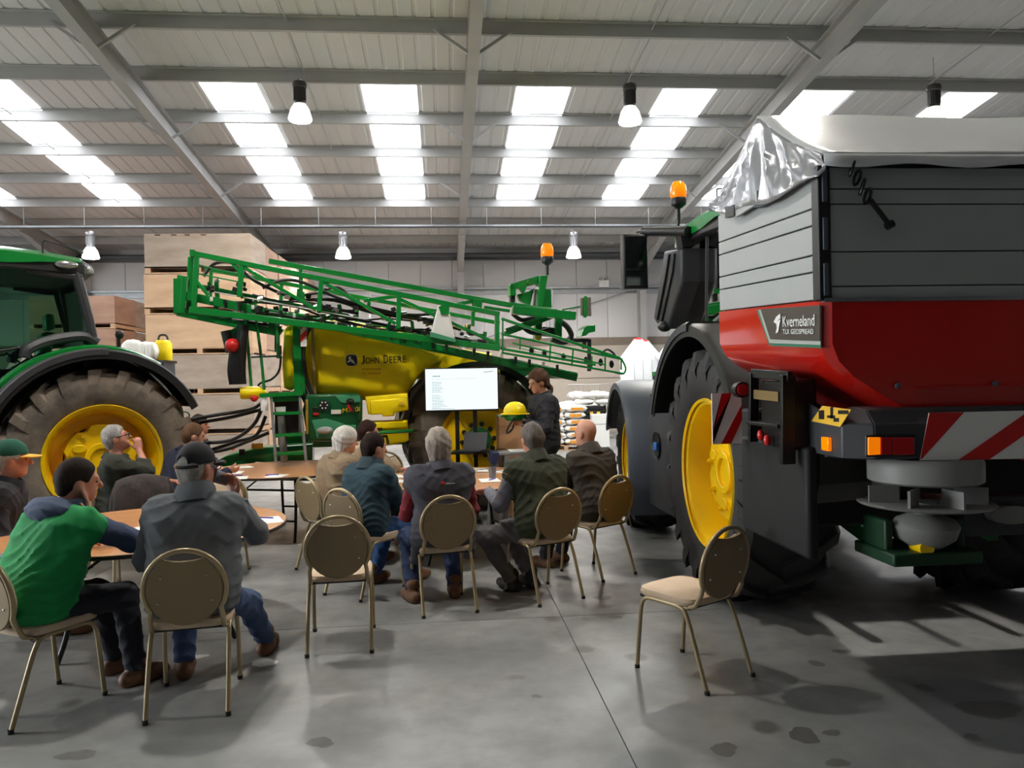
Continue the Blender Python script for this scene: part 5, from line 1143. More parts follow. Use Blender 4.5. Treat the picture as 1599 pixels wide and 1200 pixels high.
for i, (dx, y, lb) in enumerate(((0, 20.6, 'left front'), (1.02, 20.6, 'right front'), (.45, 21.62, 'left rear'), (1.47, 21.62, 'right rear'))):
    bulk('white bulk bag on the floor by the far column, %s one' % lb, x_+dx, y, 0, i, False); bulk('red-tied white bulk bag on top of the stack, %s one' % lb, x_+dx, y, 1.24, i+5)
# cardboard box on a pallet behind the presenter
c1 = at_depth(806, 690, 9.55)
cbx = thing('cardboard_box', 'brown cardboard box on a timber crate behind the presenter', 'box', (c1.x, 9.42, .86), R(3))
MB().box(-.22, .22, 0, .3, 0, .42).build('box_body', 'card', cbx, bevel=.008); MB().box(-.221, .221, -.002, 0, .28, .284).build('box_seam', 'tableedge', cbx); MB().box(-.03, .03, -.003, 0, .28, .42).build('tape', mat('brown_tape', (176, 132, 90), .3), cbx)
pl_ = thing('timber_crate', 'slatted timber crate under the brown cardboard box', 'crate', (c1.x, 9.4, 0), R(3))
for x in (-.22, .17):
    for y in (0, .29): MB().box(x, x+.05, y, y+.05, 0, .86).build('post', 'timber', pl_, smooth=False)
for k in range(5): MB().box(-.24, .24, -.02, 0, .05+k*.16, .16+k*.16).build('slat', 'timber', pl_, smooth=False); MB().box(-.24, .24, .34, .36, .05+k*.16, .16+k*.16).build('slat', 'timber', pl_, smooth=False)
MB().box(-.22, .22, 0, .34, .84, .86).build('top_board', 'timber', pl_, smooth=False)
# brown boxes and orange tool under the middle table
for i, (dx, y, w, h, lb) in enumerate(((.62, 8.35, .3, .14, 'flat brown carton on the floor under the middle table'), (.72, 8.75, .22, .3, 'small upright brown carton behind the middle table'))):
    o = thing('carton', lb, 'carton', (.17+dx, y, 0), R(10*i)); MB().box(-w/2, w/2, 0, .2, 0, h).build('carton_body', 'card', o, bevel=.005); MB().box(-w/2, w/2, -.002, 0, h*.6, h*.63).build('carton_seam', 'tableedge', o)
o = thing('tool_case', 'small orange case on the floor under the middle table', 'case', (.60, 8.15, 0)); MB().box(-.09, .09, 0, .12, 0, .12).build('case_body', 'orange', o, bevel=.01); MB().tube([(-.04, .06, .12), (-.04, .06, .15), (.04, .06, .15), (.04, .06, .12)], .008).build('handle', 'black', o)
# white jug and yellow drum behind the left tractor
p = at_depth(224, 545, 12.6)
sup = thing('machine_stand', 'dark frame behind the tractor mudguard carrying white bags', 'frame', (p.x, p.y, 0)); MB().box(-.4, .4, -.25, .3, 0, p.z-.2).build('frame_body', 'dgrey', sup, bevel=.02); MB().box(-.42, .42, -.27, .32, p.z-.24, p.z-.2).build('frame_top', 'blackm', sup)
for i, (dx, a, s_) in enumerate(((-.13, 1.2, 1), (.02, .4, .8), (.12, .9, .9))): sack('crumpled white bag behind the tractor mudguard, %s' % ('left', 'middle', 'right')[i], (p.x+dx, p.y-.1, p.z-.2), 0, l=.3*s_, w=.25, h=.34*s_, printed=False, seed=80+i, grp='white bags behind the mudguard')
dr_ = thing('yellow_drum', 'yellow drum with black handle beside the white bags', 'drum', (p.x+.27, p.y+.12, p.z-.2)); MB().lathe([(.001, 0), (.13, 0), (.14, .02), (.14, .28), (.1, .34), (.001, .34)], n=24).build('drum_body', 'tank', dr_); MB().tube(bez([(-.08, 0, .33), (-.05, 0, .42), (.05, 0, .42), (.08, 0, .33)], 5), .018).build('handle', 'black', dr_)
# ================================================================ people: smooth-blended bodies meshed from distance fields
def _a(p): return np.array(p, float)
def rc(P, a, b, ra, rb):
    a, b = _a(a), _a(b); ab = b-a; L2 = max(float(ab@ab), 1e-9); pa = P-a
    t = np.clip(pa@ab/L2, 0, 1); return np.sqrt(((pa-t[:, None]*ab)**2).sum(1)) - (ra+(rb-ra)*t)
def ell(P, c, r, Rm=None):
    q = P-_a(c); q = q if Rm is None else q@Rm; r = _a(r)
    k0 = np.sqrt(((q/r)**2).sum(1)); k1 = np.sqrt(((q/(r*r))**2).sum(1))+1e-9; return k0*(k0-1)/k1
def smin(a, b, k): h = np.maximum(k-np.abs(a-b), 0)/k; return np.minimum(a, b)-h*h*k*.25
def smax(a, b, k): return -smin(-a, -b, k)
def nets(f, lo, hi, h, B=8):
    lo = _a(lo); dim = (np.ceil((_a(hi)-lo)/h/B).astype(int)+0)*B; nb = dim//B
    D = np.empty(tuple(dim))
    bi = np.stack(np.meshgrid(*[np.arange(n) for n in nb], indexing='ij'), -1).reshape(-1, 3)
    d = f(lo + (bi*B + (B-1)/2)*h); act = np.abs(d) < B*h*.87 + .03
    Dv = D.reshape(nb[0], B, nb[1], B, nb[2], B).transpose(0, 2, 4, 1, 3, 5); blk = np.where(d > 0, 1., -1.).reshape(tuple(nb))
    full = np.broadcast_to(blk[..., None, None, None], Dv.shape).copy()
    off = np.stack(np.meshgrid(*[np.arange(B)]*3, indexing='ij'), -1).reshape(-1, 3); ab = bi[act]
    if len(ab):
        pts = lo + ((ab[:, None, :]*B + off[None]).reshape(-1, 3))*h; full[ab[:, 0], ab[:, 1], ab[:, 2]] = f(pts).reshape(len(ab), B, B, B)
    D = np.ascontiguousarray(full.transpose(0, 3, 1, 4, 2, 5).reshape(tuple(dim)))
    s = D < 0; c = np.zeros(tuple(n-1 for n in dim), int)
    crn = [(i, j, k) for i in (0, 1) for j in (0, 1) for k in (0, 1)]
    for i, j, k in crn: c += s[i:dim[0]-1+i, j:dim[1]-1+j, k:dim[2]-1+k]
    cells = np.argwhere((c > 0) & (c < 8)); idx = -np.ones(c.shape, int); idx[tuple(cells.T)] = np.arange(len(cells))
    V = np.zeros((len(cells), 3)); n = np.zeros(len(cells))
    for p in crn:
        for ax in range(3):
            if p[ax]: continue
            q = list(p); q[ax] = 1; da = D[tuple((cells+p).T)]; db = D[tuple((cells+q).T)]; cr = (da < 0) != (db < 0)
            t = da/(da-db+1e-12); pt = np.tile(_a(p), (len(cells), 1)); pt[:, ax] += t; V[cr] += pt[cr]; n[cr] += 1
    V = lo + (cells + V/np.maximum(n, 1)[:, None])*h; F = []
    for ax in range(3):
        u, v = (ax+1) % 3, (ax+2) % 3; sl0 = [slice(1, -1)]*3; sl0[ax] = slice(0, -1); sl1 = list(sl0); sl1[ax] = slice(1, None)
        a = s[tuple(sl0)]; b = s[tuple(sl1)]; e = np.argwhere(a != b); o = np.array([1, 1, 1]); o[ax] = 0; e = e+o
        fl = s[tuple(e.T)]
        def cell(du, dv): w = e.copy(); w[:, u] -= du; w[:, v] -= dv; return idx[np.clip(w[:, 0], 0, c.shape[0]-1), np.clip(w[:, 1], 0, c.shape[1]-1), np.clip(w[:, 2], 0, c.shape[2]-1)]
        Q = np.stack([cell(1, 1), cell(0, 1), cell(0, 0), cell(1, 0)], 1); Q[~fl] = Q[~fl][:, ::-1]; F.append(Q[(Q >= 0).all(1)])
    return V, np.concatenate(F)
def np_obj(name, V, F, m_, parent):
    me = bpy.data.meshes.new(name); me.from_pydata(V.tolist(), [], F.tolist()); me.update(); me.materials.append(M[m_] if isinstance(m_, str) else m_)
    me.polygons.foreach_set('use_smooth', [True]*len(me.polygons)); return link(name, me, parent)
def wr(P, amp, seed):                # cloth folds
    x, y, z = P.T; w = .035*np.sin(13*x+seed)+.03*np.sin(17*y+1.7*seed)+.025*np.sin(11*z)      # warped ridges in two directions, gated so that they come in groups
    a = np.abs(np.sin(38*(z+.55*x+w)+seed)); b = np.abs(np.sin(44*(z-.6*x+.4*y+w*1.3)+2*seed)); g = .5+.5*np.sin(9*x+7*z+seed)*np.sin(8*y-6*z+2*seed)
    return -amp*((1-a)**2*1.5*g + (1-b)**2*1.3*(1-g) - .45) + amp*.4*np.sin(60*y+25*x+seed)*g
def ik(S, W, l1, l2, pole):
    S, W = _a(S), _a(W); d = W-S; L = np.linalg.norm(d); L2 = min(L, (l1+l2)*.995); n = d/L; W = S+n*L2
    a = (l1*l1-l2*l2+L2*L2)/(2*L2); h = math.sqrt(max(l1*l1-a*a, 0)); p = _a(pole); p = p-n*(p@n); p /= np.linalg.norm(p)+1e-9
    return S+n*a+p*h, W
def rot(yaw, pitch=0., roll=0.):
    return np.array(Matrix.Rotation(R(yaw), 3, 'Z') @ Matrix.Rotation(R(pitch), 3, 'X') @ Matrix.Rotation(R(roll), 3, 'Y'))
MC = {}
def cloth(c, bump=.15, bs=220, rough=.85):
    k = ('cloth', c)
    if k not in MC: MC[k] = mat('cloth_%d_%d_%d' % c, c, rough, var=.08, vs=12, bump=bump, bs=bs)
    return MC[k]
def hairm(c, c2=None):
    k = ('hair', c, c2)
    if k not in MC: MC[k] = mat('hair_%d_%d_%d' % c, c, .8, spec=.15, var=.3, vs=30, c2=c2, stretch=(3, 3, .6), bump=.5, bs=90)
    return MC[k]
SKINS = [skin_mat('skin_fair', (206, 150, 126)), skin_mat('skin_ruddy', (204, 140, 118)), skin_mat('skin_tan', (188, 136, 108))]
M['eye'] = mat('dark_eye', (40, 30, 26), .2)

def person(label, x, y, deg, top, trousers, shoes, hair, skin=0, stand=False, lean=6, twist=0, head=(0, 0, 0), arms=None, feet=None, sleeves=None, hands=((0, 1, 0), (0, 1, 0)), curl=.5,
           belly=0., collar=None, hood=None, piping=None, cap=None, specs=False, tail=False, hip_y=-.05, scale=1., seed=1, knees=((0, .4, 1), (0, .4, 1)), coll_h=.06):
    t = thing('person', label, 'person', (x, y, 0), R(deg), group='people listening' if not stand else None); t.scale = (scale,)*3
    hz = .93 if stand else .555
    Pv = _a((0, hip_y if not stand else 0, hz)); ph = R(lean)
    ax = lambda a: _a((0, math.sin(a), math.cos(a)))
    s1 = Pv + .17*ax(ph*.6); ch = s1 + .19*ax(ph); nb = ch + .145*ax(ph*1.25)           # waist, chest, neck base
    Tw = rot(twist); rx = Tw @ _a((1, 0, 0)); fw = Tw @ _a((0, math.cos(ph), -math.sin(ph)))
    shc = nb - .055*ax(ph); SL, SR = shc-rx*.185, shc+rx*.185
    Hr = rot(head[0], head[1], head[2]); hc = nb + .105*ax(ph*.8+.12) + Hr @ _a((0, .012, .07))
    ul, fl_ = .30, .265
    arms = arms or (((-.2, .3, .62), (-.4, -.35, -1)), ((.2, .3, .62), (.4, -.35, -1)))
    J = []
    for S_, (W, pole) in zip((SL, SR), arms):
        if W[0] == 'h': W = hc + Hr @ _a(W[1])
        E_, W_ = ik(S_, W, ul, fl_, pole); J.append((S_, E_, W_))
    HL, HR = Pv+_a((-.095, 0, -.01)), Pv+_a((.095, 0, -.01)); feet = feet or ((-.13, .40, .085), (.13, .40, .085)); Lg = []
    for H_, A_, pole in zip((HL, HR), feet, knees): K_, A2 = ik(H_, A_, .43, .43, pole); Lg.append((H_, K_, A2))
    def torso(P, g):
        gh = g + ((.014 if not stand else -.012) if g > 0 else 0); d = rc(P, Pv+_a((-.085, 0, .02)), Pv+_a((.085, 0, .02)), .125+gh, .125+gh)
        w = .112+belly*.35+g; d = smin(d, rc(P, s1-_a((.08, 0, 0))+_a((0, belly*.3, 0)), s1+_a((.08, 0, 0))+_a((0, belly*.3, 0)), w, w), .10)
        d = smin(d, rc(P, ch-rx*.105, ch+rx*.105, .122+g, .122+g), .10)
        d = smin(d, rc(P, SL+rx*.03, SR-rx*.03, .066+g, .066+g), .09)
        d = smin(d, rc(P, nb, (SL+nb)/2-ax(ph)*.01, .058+g, .05+g), .05); return smin(d, rc(P, nb, (SR+nb)/2-ax(ph)*.01, .058+g, .05+g), .05)
    def arm(P, j, g, lo=0, hi=1):
        S_, E_, W_ = j; d = rc(P, S_, E_, .062+g, .050+g); return smin(d, rc(P, E_, W_, .049+g, .034+g), .025)
    hd = lambda P: (P-hc)@Hr
    def headf(P):
        q = hd(P); d = ell(q, (0, -.012, .028), (.076, .097, .097)); d = smin(d, ell(q, (0, .028, -.045), (.058, .068, .078)), .04)
        d = smin(d, ell(q, (0, .07, -.092), (.026, .022, .022)), .03); d = smin(d, rc(q, (0, .095, .012), (0, .118, -.026), .009, .0145), .018)
        d = smin(d, rc(q, (-.032, .084, .024), (.032, .084, .024), .013, .013), .02)
        for s in (-1, 1):
            d = smax(d, -(np.sqrt(((q-_a((s*.032, .107, .004)))**2).sum(1))-.018), .012); d = smin(d, ell(q, (s*.078, -.008, -.012), (.012, .024, .033)), .012)
        d = smin(d, rc(q, (-.018, .089, -.062), (.018, .089, -.062), .0095, .0095), .01)
        return smin(d, rc(P, nb-ax(ph)*.03, hc+Hr@_a((0, -.02, -.05)), .062, .056), .035)
    def handf(P, j, dr, s, d0):
        E_, W_ = j[1], j[2]; f = _a(dr); f = f/np.linalg.norm(f); fa = (W_-E_)/np.linalg.norm(W_-E_)
        side = np.cross(f, fa); side = side if np.linalg.norm(side) > .25 else np.cross(f, _a((0, 0, 1.)) if abs(f[2]) < .9 else _a((0, 1., 0))); side /= np.linalg.norm(side); nm = np.cross(side, f)*s
        Rm = np.stack([side, f, nm], 1); d = smin(d0, ell(P, W_+f*.045, (.041, .055, .019), Rm), .02)
        for i in range(4):
            b = W_+f*.085+side*(i-1.5)*.0205; l = (.036, .042, .04, .03)[i]; m1 = b+(f*math.cos(curl*.8)+nm*math.sin(curl*.8))*l; e1 = m1+(f*math.cos(curl*2)+nm*math.sin(curl*2))*l*.85
            d = smin(d, np.minimum(rc(P, b, m1, .0098, .009), rc(P, m1, e1, .009, .0078)), .006)
        b = W_+f*.02+side*s*.033; m1 = b+(f*.7+side*s*.6+nm*.4)*.045; e1 = m1+(f*.9+side*s*.1+nm*.5)*.03; return smin(d, np.minimum(rc(P, b, m1, .0125, .011), rc(P, m1, e1, .011, .009)), .012)
    def body(P):
        d = smin(torso(P, -.02), headf(P), .03)
        for s, j, dr in zip((-1, 1), J, hands): d = smin(d, handf(P, j, dr, s, arm(P, j, -.008)), .02)
        for H_, K_, A_ in Lg: d = smin(d, smin(rc(P, H_, K_, .08, .055), rc(P, K_, A_, .055, .036), .02), .02)
        return d
    allp = np.stack([Pv, s1, ch, nb, hc] + [q for j in J for q in j] + [q for l in Lg for q in l]); lo, hi = allp.min(0)-.22, allp.max(0)+.22; lo[2] = max(lo[2], -.05)
    V, F = nets(body, lo, hi, .009); bo = np_obj('body', V, F, SKINS[skin], t)
    # upper garment
    def topf(P, with_arms):
        d = torso(P, .014+.004)
        if tail:
            for s in (-1, 1): d = smin(d, rc(P, Pv+_a((s*.14, -.03, .1)), Pv+_a((s*.21, -.02, -.17)), .07, .05), .06)
            d = smin(d, rc(P, Pv+_a((-.12, -.10, .02)), Pv+_a((.12, -.10, .02)), .05, .05), .06)
        if with_arms:
            for j in J: d = smin(d, arm(P, j, .014), .045)
            for j in J: d = np.maximum(d, -(np.sqrt(((P-(j[2]+(j[2]-j[1])/np.linalg.norm(j[2]-j[1])*.035))**2).sum(1))-.045))
        else:
            for S_, E_, W_ in J: d = smin(d, rc(P, S_, S_+(E_-S_)*.2, .09, .085), .03)
        d = d + wr(P, .009, seed)
        d = smax(d, (P-(nb+ax(ph)*.035))@ax(ph+.15), .01)                                # neckline
        return np.maximum(d, -(P-(Pv-_a((0, 0, .20 if tail else .075))))[:, 2])           # hem
    V, F = nets(lambda P: topf(P, sleeves is None), lo, hi, .0115); np_obj('gilet' if sleeves else 'jacket', V, F, top, t)
    if sleeves is not None:
        for j in J:
            def slf(P, j=j): return np.maximum(arm(P, j, .012)+wr(P, .008, seed+2), -(np.sqrt(((P-(j[2]+(j[2]-j[1])/np.linalg.norm(j[2]-j[1])*.035))**2).sum(1))-.045))
            a = np.stack(j); V, F = nets(slf, a.min(0)-.12, a.max(0)+.12, .0105); np_obj('sleeve', V, F, sleeves, t)
    # trousers and shoes
    def trf(P):
        d = rc(P, Pv+_a((-.085, 0, .0)), Pv+_a((.085, 0, .0)), .135, .135)
        for H_, K_, A_ in Lg: d = smin(d, smin(rc(P, H_, K_, .098, .074), rc(P, K_, A_, .072, .058), .03), .03)
        d = d + wr(P, .008, seed+5)
        for H_, K_, A_ in Lg: n = (A_-K_)/np.linalg.norm(A_-K_); d = np.where((P-A_)@n > -.2, np.maximum(d, (P-A_)@n-.0), d)
        return np.maximum(d, (P-(Pv+_a((0, 0, .10))))[:, 2])
    a = np.stack([Pv] + [q for l in Lg for q in l]); V, F = nets(trf, a.min(0)-.17, a.max(0)+.17, .0105); np_obj('trousers', V, F, trousers, t)
    for i, (H_, K_, A_) in enumerate(Lg):
        fd = A_-H_; fd = _a((fd[0]*.5+(.03 if i else -.03), abs(fd[1])*.6+.25 if not stand else 1, 0)); fd /= np.linalg.norm(fd); g = A_[2]-.085
        def shf(P, A_=A_, fd=fd, g=g):
            b = _a((A_[0], A_[1], .04+g)); d = rc(P, b-fd*.05, b+fd*.10, .046, .048); d = smin(d, rc(P, b+fd*.1, b+fd*.165, .046, .036), .03); d = smin(d, rc(P, b, A_+_a((0, 0, .05)), .045, .052), .03); return np.maximum(d, -(P[:, 2]-g-.002))
        V, F = nets(shf, A_-_a((.3, .3, .13)), A_+_a((.3, .3, .16)), .0105); np_obj('shoe', V, F, shoes, t)
    nax = ax(ph+.18); zr = lambda r, h: None
    def ringmesh(name, r0, r1, h0, h1, m_, cx=.0):
        Rn = Matrix.Rotation(-(ph+.18), 3, 'X'); c = Vector(nb) + Vector(ax(ph))*.0 + Vector((0, -.004, 0)); mm = MB(); rings = []
        for r_, h_ in ((r0, h0), (r0+.012, h0), (r1+.012, h1), (r1+.002, h1+.004), (r1, h1), (r0-.004, h0)):
            rings.append([c + Rn @ Vector((r_*1.04*math.cos(a), r_*1.1*math.sin(a) + .006, h_ + .008*math.sin(2*a+seed))) for a in [2*math.pi*k/28 for k in range(28)]])
        mm.loft(rings, closed=True); return mm.build(name, m_, t, ang=60)
    if collar is not None: ringmesh('collar', .104, .084, -.035, coll_h, collar)
    if hood is not None:
        Rm = rot(twist); c0 = nb+_a((0, -.095, .02))
        def hf(P): d = ell(P, c0, (.165, .10, .075), Rm); d = smin(d, rc(P, nb+_a((-.085, .02, .02)), nb+_a((.085, .02, .02)), .055, .055), .05); return smax(d, -ell(P, nb+_a((0, .02, .06)), (.075, .08, .08)), .02) + wr(P, .008, seed+9)
        V, F = nets(hf, nb-.3, nb+.25, .0105); np_obj('hood', V, F, hood, t)
    # hair and headwear
    style, hcol = hair
    hm = hcol
    if style != 'none':
        def hrf(P):
            q = hd(P); n_ = .004*np.sin(60*q[:, 0]+30*q[:, 2])*np.sin(50*q[:, 1]+20*q[:, 2]); th = {'short': .010, 'crop': .005, 'stubble': .0025, 'long': .02, 'curly': .022}[style]
            if style == 'curly': n_ = n_*2.4
            if style == 'long': n_ = .0035*np.sin(75*q[:, 0]+9*np.sin(14*q[:, 2]))*np.sin(12*q[:, 2]+8*q[:, 0]+1) + .0025*np.sin(140*q[:, 0]+20*q[:, 1])
            if style in ('stubble', 'crop'): n_ = n_*.25
            d = ell(q, (0, -.014, .03), (.078+th, .099+th, .098+th))
            if style == 'long': d = smin(d, rc(q, (-.045, -.065, .0), (-.05, -.075, -.105), .05, .032), .04); d = smin(d, rc(q, (.045, -.065, .0), (.05, -.075, -.105), .05, .032), .04); d = smin(d, rc(q, (0, -.08, 0), (0, -.085, -.11), .05, .03), .04)
            else: d = smin(d, rc(q, (-.03, -.07, -.0), (-.025, -.066, -.06), .042+th*.5, .034+th*.5), .03); d = smin(d, rc(q, (.03, -.07, -.0), (.025, -.066, -.06), .042+th*.5, .034+th*.5), .03)
            d = d+n_; d = smax(d, -ell(q, (0, .105, -.042), (.1, .092, .115)), .014)
            for s in (-1, 1):
                if style != 'long': d = smax(d, -(np.sqrt(((q-_a((s*.09, .012, -.03)))**2).sum(1))-.042), .01)
            return d if style == 'long' else smax(d, -(q[:, 2]+.085), .015)
        V, F = nets(hrf, hc-.2, hc+.2, .0075); np_obj('hair', V, F, hm, t)
        if style == 'curly':
            b = hc+Hr@_a((0, -.10, -.03)); V, F = nets(lambda P: smin(rc(P, b, b+_a((0, -.05, -.09)), .03, .03), rc(P, b+_a((0, -.05, -.09)), b+_a((0, -.045, -.16)), .03, .012), .02)+.005*np.sin(80*P[:, 2]+40*P[:, 0]), b-.25, b+.1, .0085); np_obj('ponytail', V, F, hm, t)
    if cap is not None:
        def cf(P): q = hd(P); d = ell(q, (0, -.012, .032), (.09, .112, .112)); d = np.maximum(d, -(q[:, 2]-.028-.12*q[:, 1])); d = np.maximum(d, -ell(q, (0, -.012, .028), (.08, .101, .1))); return np.maximum(d, -(np.sqrt(((q-_a((0, -.118, .035)))**2).sum(1))-.034))
        V, F = nets(cf, hc-.25, hc+.25, .007); co = np_obj('cap', V, F, cap[0], t)
        def pf(P): q = hd(P); zz = q[:, 2]-.036-.1*(q[:, 1]-.1)+2.2*q[:, 0]**2+.2*np.maximum(q[:, 1]-.09, 0); d = np.sqrt(q[:, 0]**2+((q[:, 1]-.085)*.85)**2)-.082; d = np.maximum(d, np.abs(zz)-.006); return np.maximum(d, -ell(q, (0, -.012, .032), (.086, .108, .14)))
        V, F = nets(pf, hc-.25, hc+.25, .006); np_obj('cap_peak', V, F, cap[1], t)
        mm = MB().tube([Vector(hc+Hr@_a((.094*math.sin(a), -.012-.116*math.cos(a), .024-.014*math.cos(a)))) for a in [R(-55+110*k/10) for k in range(11)]], .009, 6); mm.build('cap_strap', cap[0], t)
        MB().ball(Vector(hc+Hr@_a((-.02, -.128, .012))), .013, .008, .010).build('cap_buckle', mat('brass_buckle', (170, 140, 70), .3, metal=.8), t)
    for s in (-1, 1): MB().ball(Vector(hc+Hr@_a((s*.032, .085, .004))), .0075, n=10, m=6).build('eye', 'eye', bo)
    if specs:
        mm = MB()
        for s in (-1, 1):
            mm.tube([Vector(hc+Hr@_a((s*.034+.026*math.cos(a), .112, .002+.02*math.sin(a)))) for a in [2*math.pi*k/14 for k in range(14)]], .0028, 6, closed=True)
            mm.tube([Vector(hc+Hr@_a((s*.06, .11, .006))), Vector(hc+Hr@_a((s*.083, .03, .01))), Vector(hc+Hr@_a((s*.082, -.02, .0)))], .0032, 6)
        mm.tube([Vector(hc+Hr@_a((-.01, .117, .004))), Vector(hc+Hr@_a((.01, .117, .004)))], .003, 6); mm.build('glasses', 'glasses', t)
    if piping is not None:                     # bound armholes
        for S_, E_, W_ in J:
            n = Vector(E_-S_).normalized(); c = Vector(S_) + n*.06; u = n.orthogonal().normalized(); v = n.cross(u)
            MB().tube([c+(u*math.cos(a)+v*math.sin(a))*.086 for a in [2*math.pi*k/20 for k in range(20)]], .004, 5, closed=True).build('piping', piping, t)
    return t, dict(nb=nb, hc=hc, Hr=Hr, J=J, ch=ch, ax=ax(ph), t=t)
brown, navy, black = (92, 62, 44), (30, 38, 62), (24, 24, 28)
jean, dkjean = cloth((52, 72, 108)), cloth((28, 30, 40))
boot = mat('brown_leather_boot', (110, 74, 48), .6, var=.1, vs=10, bump=.1, bs=60); dark_shoe = mat('black_leather_shoe', (30, 28, 28), .5)
def C_(k): return CH[k][0], CH[k][1], CH[k][2]
# seated audience
person('man at left frame edge in a green cap with yellow peak', *C_('M1'), top=cloth((30, 31, 38)), trousers=dkjean, shoes=boot, hair=('short', hairm((200, 196, 190))), skin=1, lean=10, head=(8, -4, 0), sleeves=cloth((34, 34, 46)), collar=cloth((30, 31, 38)), cap=(cloth((20, 84, 66)), cloth((236, 178, 72))), seed=1)
person('man in a bright green gilet resting his cheek on his hand', *C_('B'), top=cloth((14, 138, 72)), trousers=dkjean, shoes=boot, hair=('crop', hairm((50, 40, 36))), skin=1, lean=26, twist=-4, head=(-24, -6, 8), belly=.09, sleeves=cloth((50, 64, 92)), hood=cloth((62, 76, 102)),
    arms=(((-.22, .42, .80), (-.4, -.35, -1)), (('h', (.118, .05, -.175)), (.9, .9, -1.0))), hands=((.5, .8, 0), (-.12, .0, 1)), curl=.2, feet=((-.05, .48, .085), (.22, .40, .085)), scale=1.01, seed=2)
_, A3 = person('man in a grey fleece and black cap drinking from a cup', *C_('A'), top=cloth((92, 97, 102)), trousers=jean, shoes=boot, hair=('stubble', hairm((150, 146, 140))), skin=1, lean=16, twist=-4, head=(-34, -2, 0), belly=.07, collar=cloth((86, 90, 96)), coll_h=.075,
    arms=(((-.22, .42, .80), (-.4, -.35, -1)), (('h', (.10, .17, -.165)), (.5, .3, -1.0))), hands=((.5, .8, 0), (-.15, .25, .95)), curl=.8, feet=((-.12, .35, .085), (.30, .62, .085)), knees=((0, .4, 1), (.35, .3, 1)), cap=(cloth((26, 27, 31)), cloth((26, 27, 31))), specs=True, scale=1.03, seed=3)
person('grey-haired man with glasses and dark olive jumper, hand at his mouth', *C_('M4'), top=cloth((50, 52, 44)), trousers=dkjean, shoes=boot, hair=('short', hairm((168, 164, 162))), skin=1, lean=2, head=(4, 16, 0), arms=(((-.1, .42, .79), (-.4, -.35, -1)), (('h', (.05, .15, -.16)), (.8, .6, -1))), hands=((.5, .8, 0), (-.1, -.1, .9)), curl=1.0, collar=cloth((50, 52, 44)), coll_h=.03, specs=True, seed=4)
person('brown-haired man in a navy jumper, seen from behind at the left', *C_('M5'), top=cloth((28, 34, 60)), trousers=dkjean, shoes=dark_shoe, hair=('short', hairm((110, 82, 62))), skin=0, lean=22, head=(-18, -8, 0), arms=(((-.1, .48, .79), (-.4, -.35, -1)), ((.12, .5, .80), (.4, -.35, -1))), collar=cloth((28, 34, 60)), coll_h=.02, seed=5)
person('dark-haired man in navy at the far left table looking right', *C_('M6'), top=cloth((28, 30, 42)), trousers=dkjean, shoes=dark_shoe, hair=('short', hairm((62, 46, 40))), skin=1, lean=8, head=(-4, 0, 0), seed=6, collar=cloth((28, 30, 42)), coll_h=.03)
person('white-haired man in a tan jacket', *C_('E'), top=cloth((136, 116, 92)), trousers=dkjean, shoes=boot, hair=('long', hairm((232, 228, 224), (196, 190, 184))), skin=0, lean=18, head=(-10, -8, 0), arms=(((-.1, .42, .79), (-.4, -.35, -1)), ((.15, .42, .80), (.4, -.35, -1))), collar=cloth((136, 116, 92)), coll_h=.05, seed=7, scale=.97)
person('dark-haired man in a teal fleece and jeans with folded arms', *C_('D'), top=cloth((30, 58, 70)), trousers=cloth((40, 78, 128)), shoes=boot, hair=('short', hairm((40, 29, 26))), skin=0, lean=14, head=(-16, -6, 0), belly=.04, arms=(((.06, .26, .76), (-1, -.1, -.7)), ((-.02, .30, .74), (1, -.1, -.7))), hands=((1, .1, .1), (-1, .1, .1)), collar=cloth((30, 52, 62)), coll_h=.075, feet=((-.1, .2, .085), (.16, .42, .085)), seed=8, scale=.96)
person('dark-haired man in beige facing right, chin on his hand', *C_('M9'), top=cloth((142, 122, 98)), trousers=dkjean, shoes=boot, hair=('short', hairm((54, 36, 32))), skin=1, lean=10, head=(-4, -4, 0), arms=(((-.1, .45, .79), (-.4, -.35, -1)), (('h', (.04, .10, -.18)), (.7, .5, -1))), hands=((.5, .8, 0), (-.1, -.1, .9)), collar=cloth((190, 172, 146)), coll_h=.05, curl=.9, scale=.97, seed=9)
_, A10 = person('grey-haired man in a long charcoal gilet with burgundy sleeves', *C_('F'), top=cloth((66, 66, 76)), trousers=cloth((40, 56, 92)), shoes=boot, hair=('long', hairm((186, 176, 166), (136, 124, 116))), skin=0, lean=8, head=(-6, -4, 0), sleeves=cloth((120, 26, 38)), collar=cloth((60, 60, 70)), coll_h=.05, tail=True,
    arms=(((-.17, .30, .70), (-.45, -.5, -1)), ((.17, .30, .70), (.45, -.5, -1))), feet=((-.2, .18, .085), (.14, .2, .085)), seed=10, scale=.99)
person('grey-haired man in an olive gilet with grey sleeves, legs crossed', *C_('G'), top=cloth((56, 62, 44)), trousers=cloth((96, 92, 94)), shoes=dark_shoe, hair=('short', hairm((128, 120, 114), (92, 84, 80))), skin=1, lean=14, head=(-4, -4, 0), belly=.03, sleeves=cloth((112, 112, 122)), collar=cloth((50, 52, 40)), coll_h=.07, piping=cloth((142, 108, 78)),
    arms=(((-.26, .36, .79), (-.45, -.5, -1)), ((.05, .40, .79), (.4, -.35, -1))), feet=((-.14, .22, .085), (.0, .16, .10)), knees=((-.8, .6, .6), (-.5, .7, .7)), seed=11, scale=1.01)
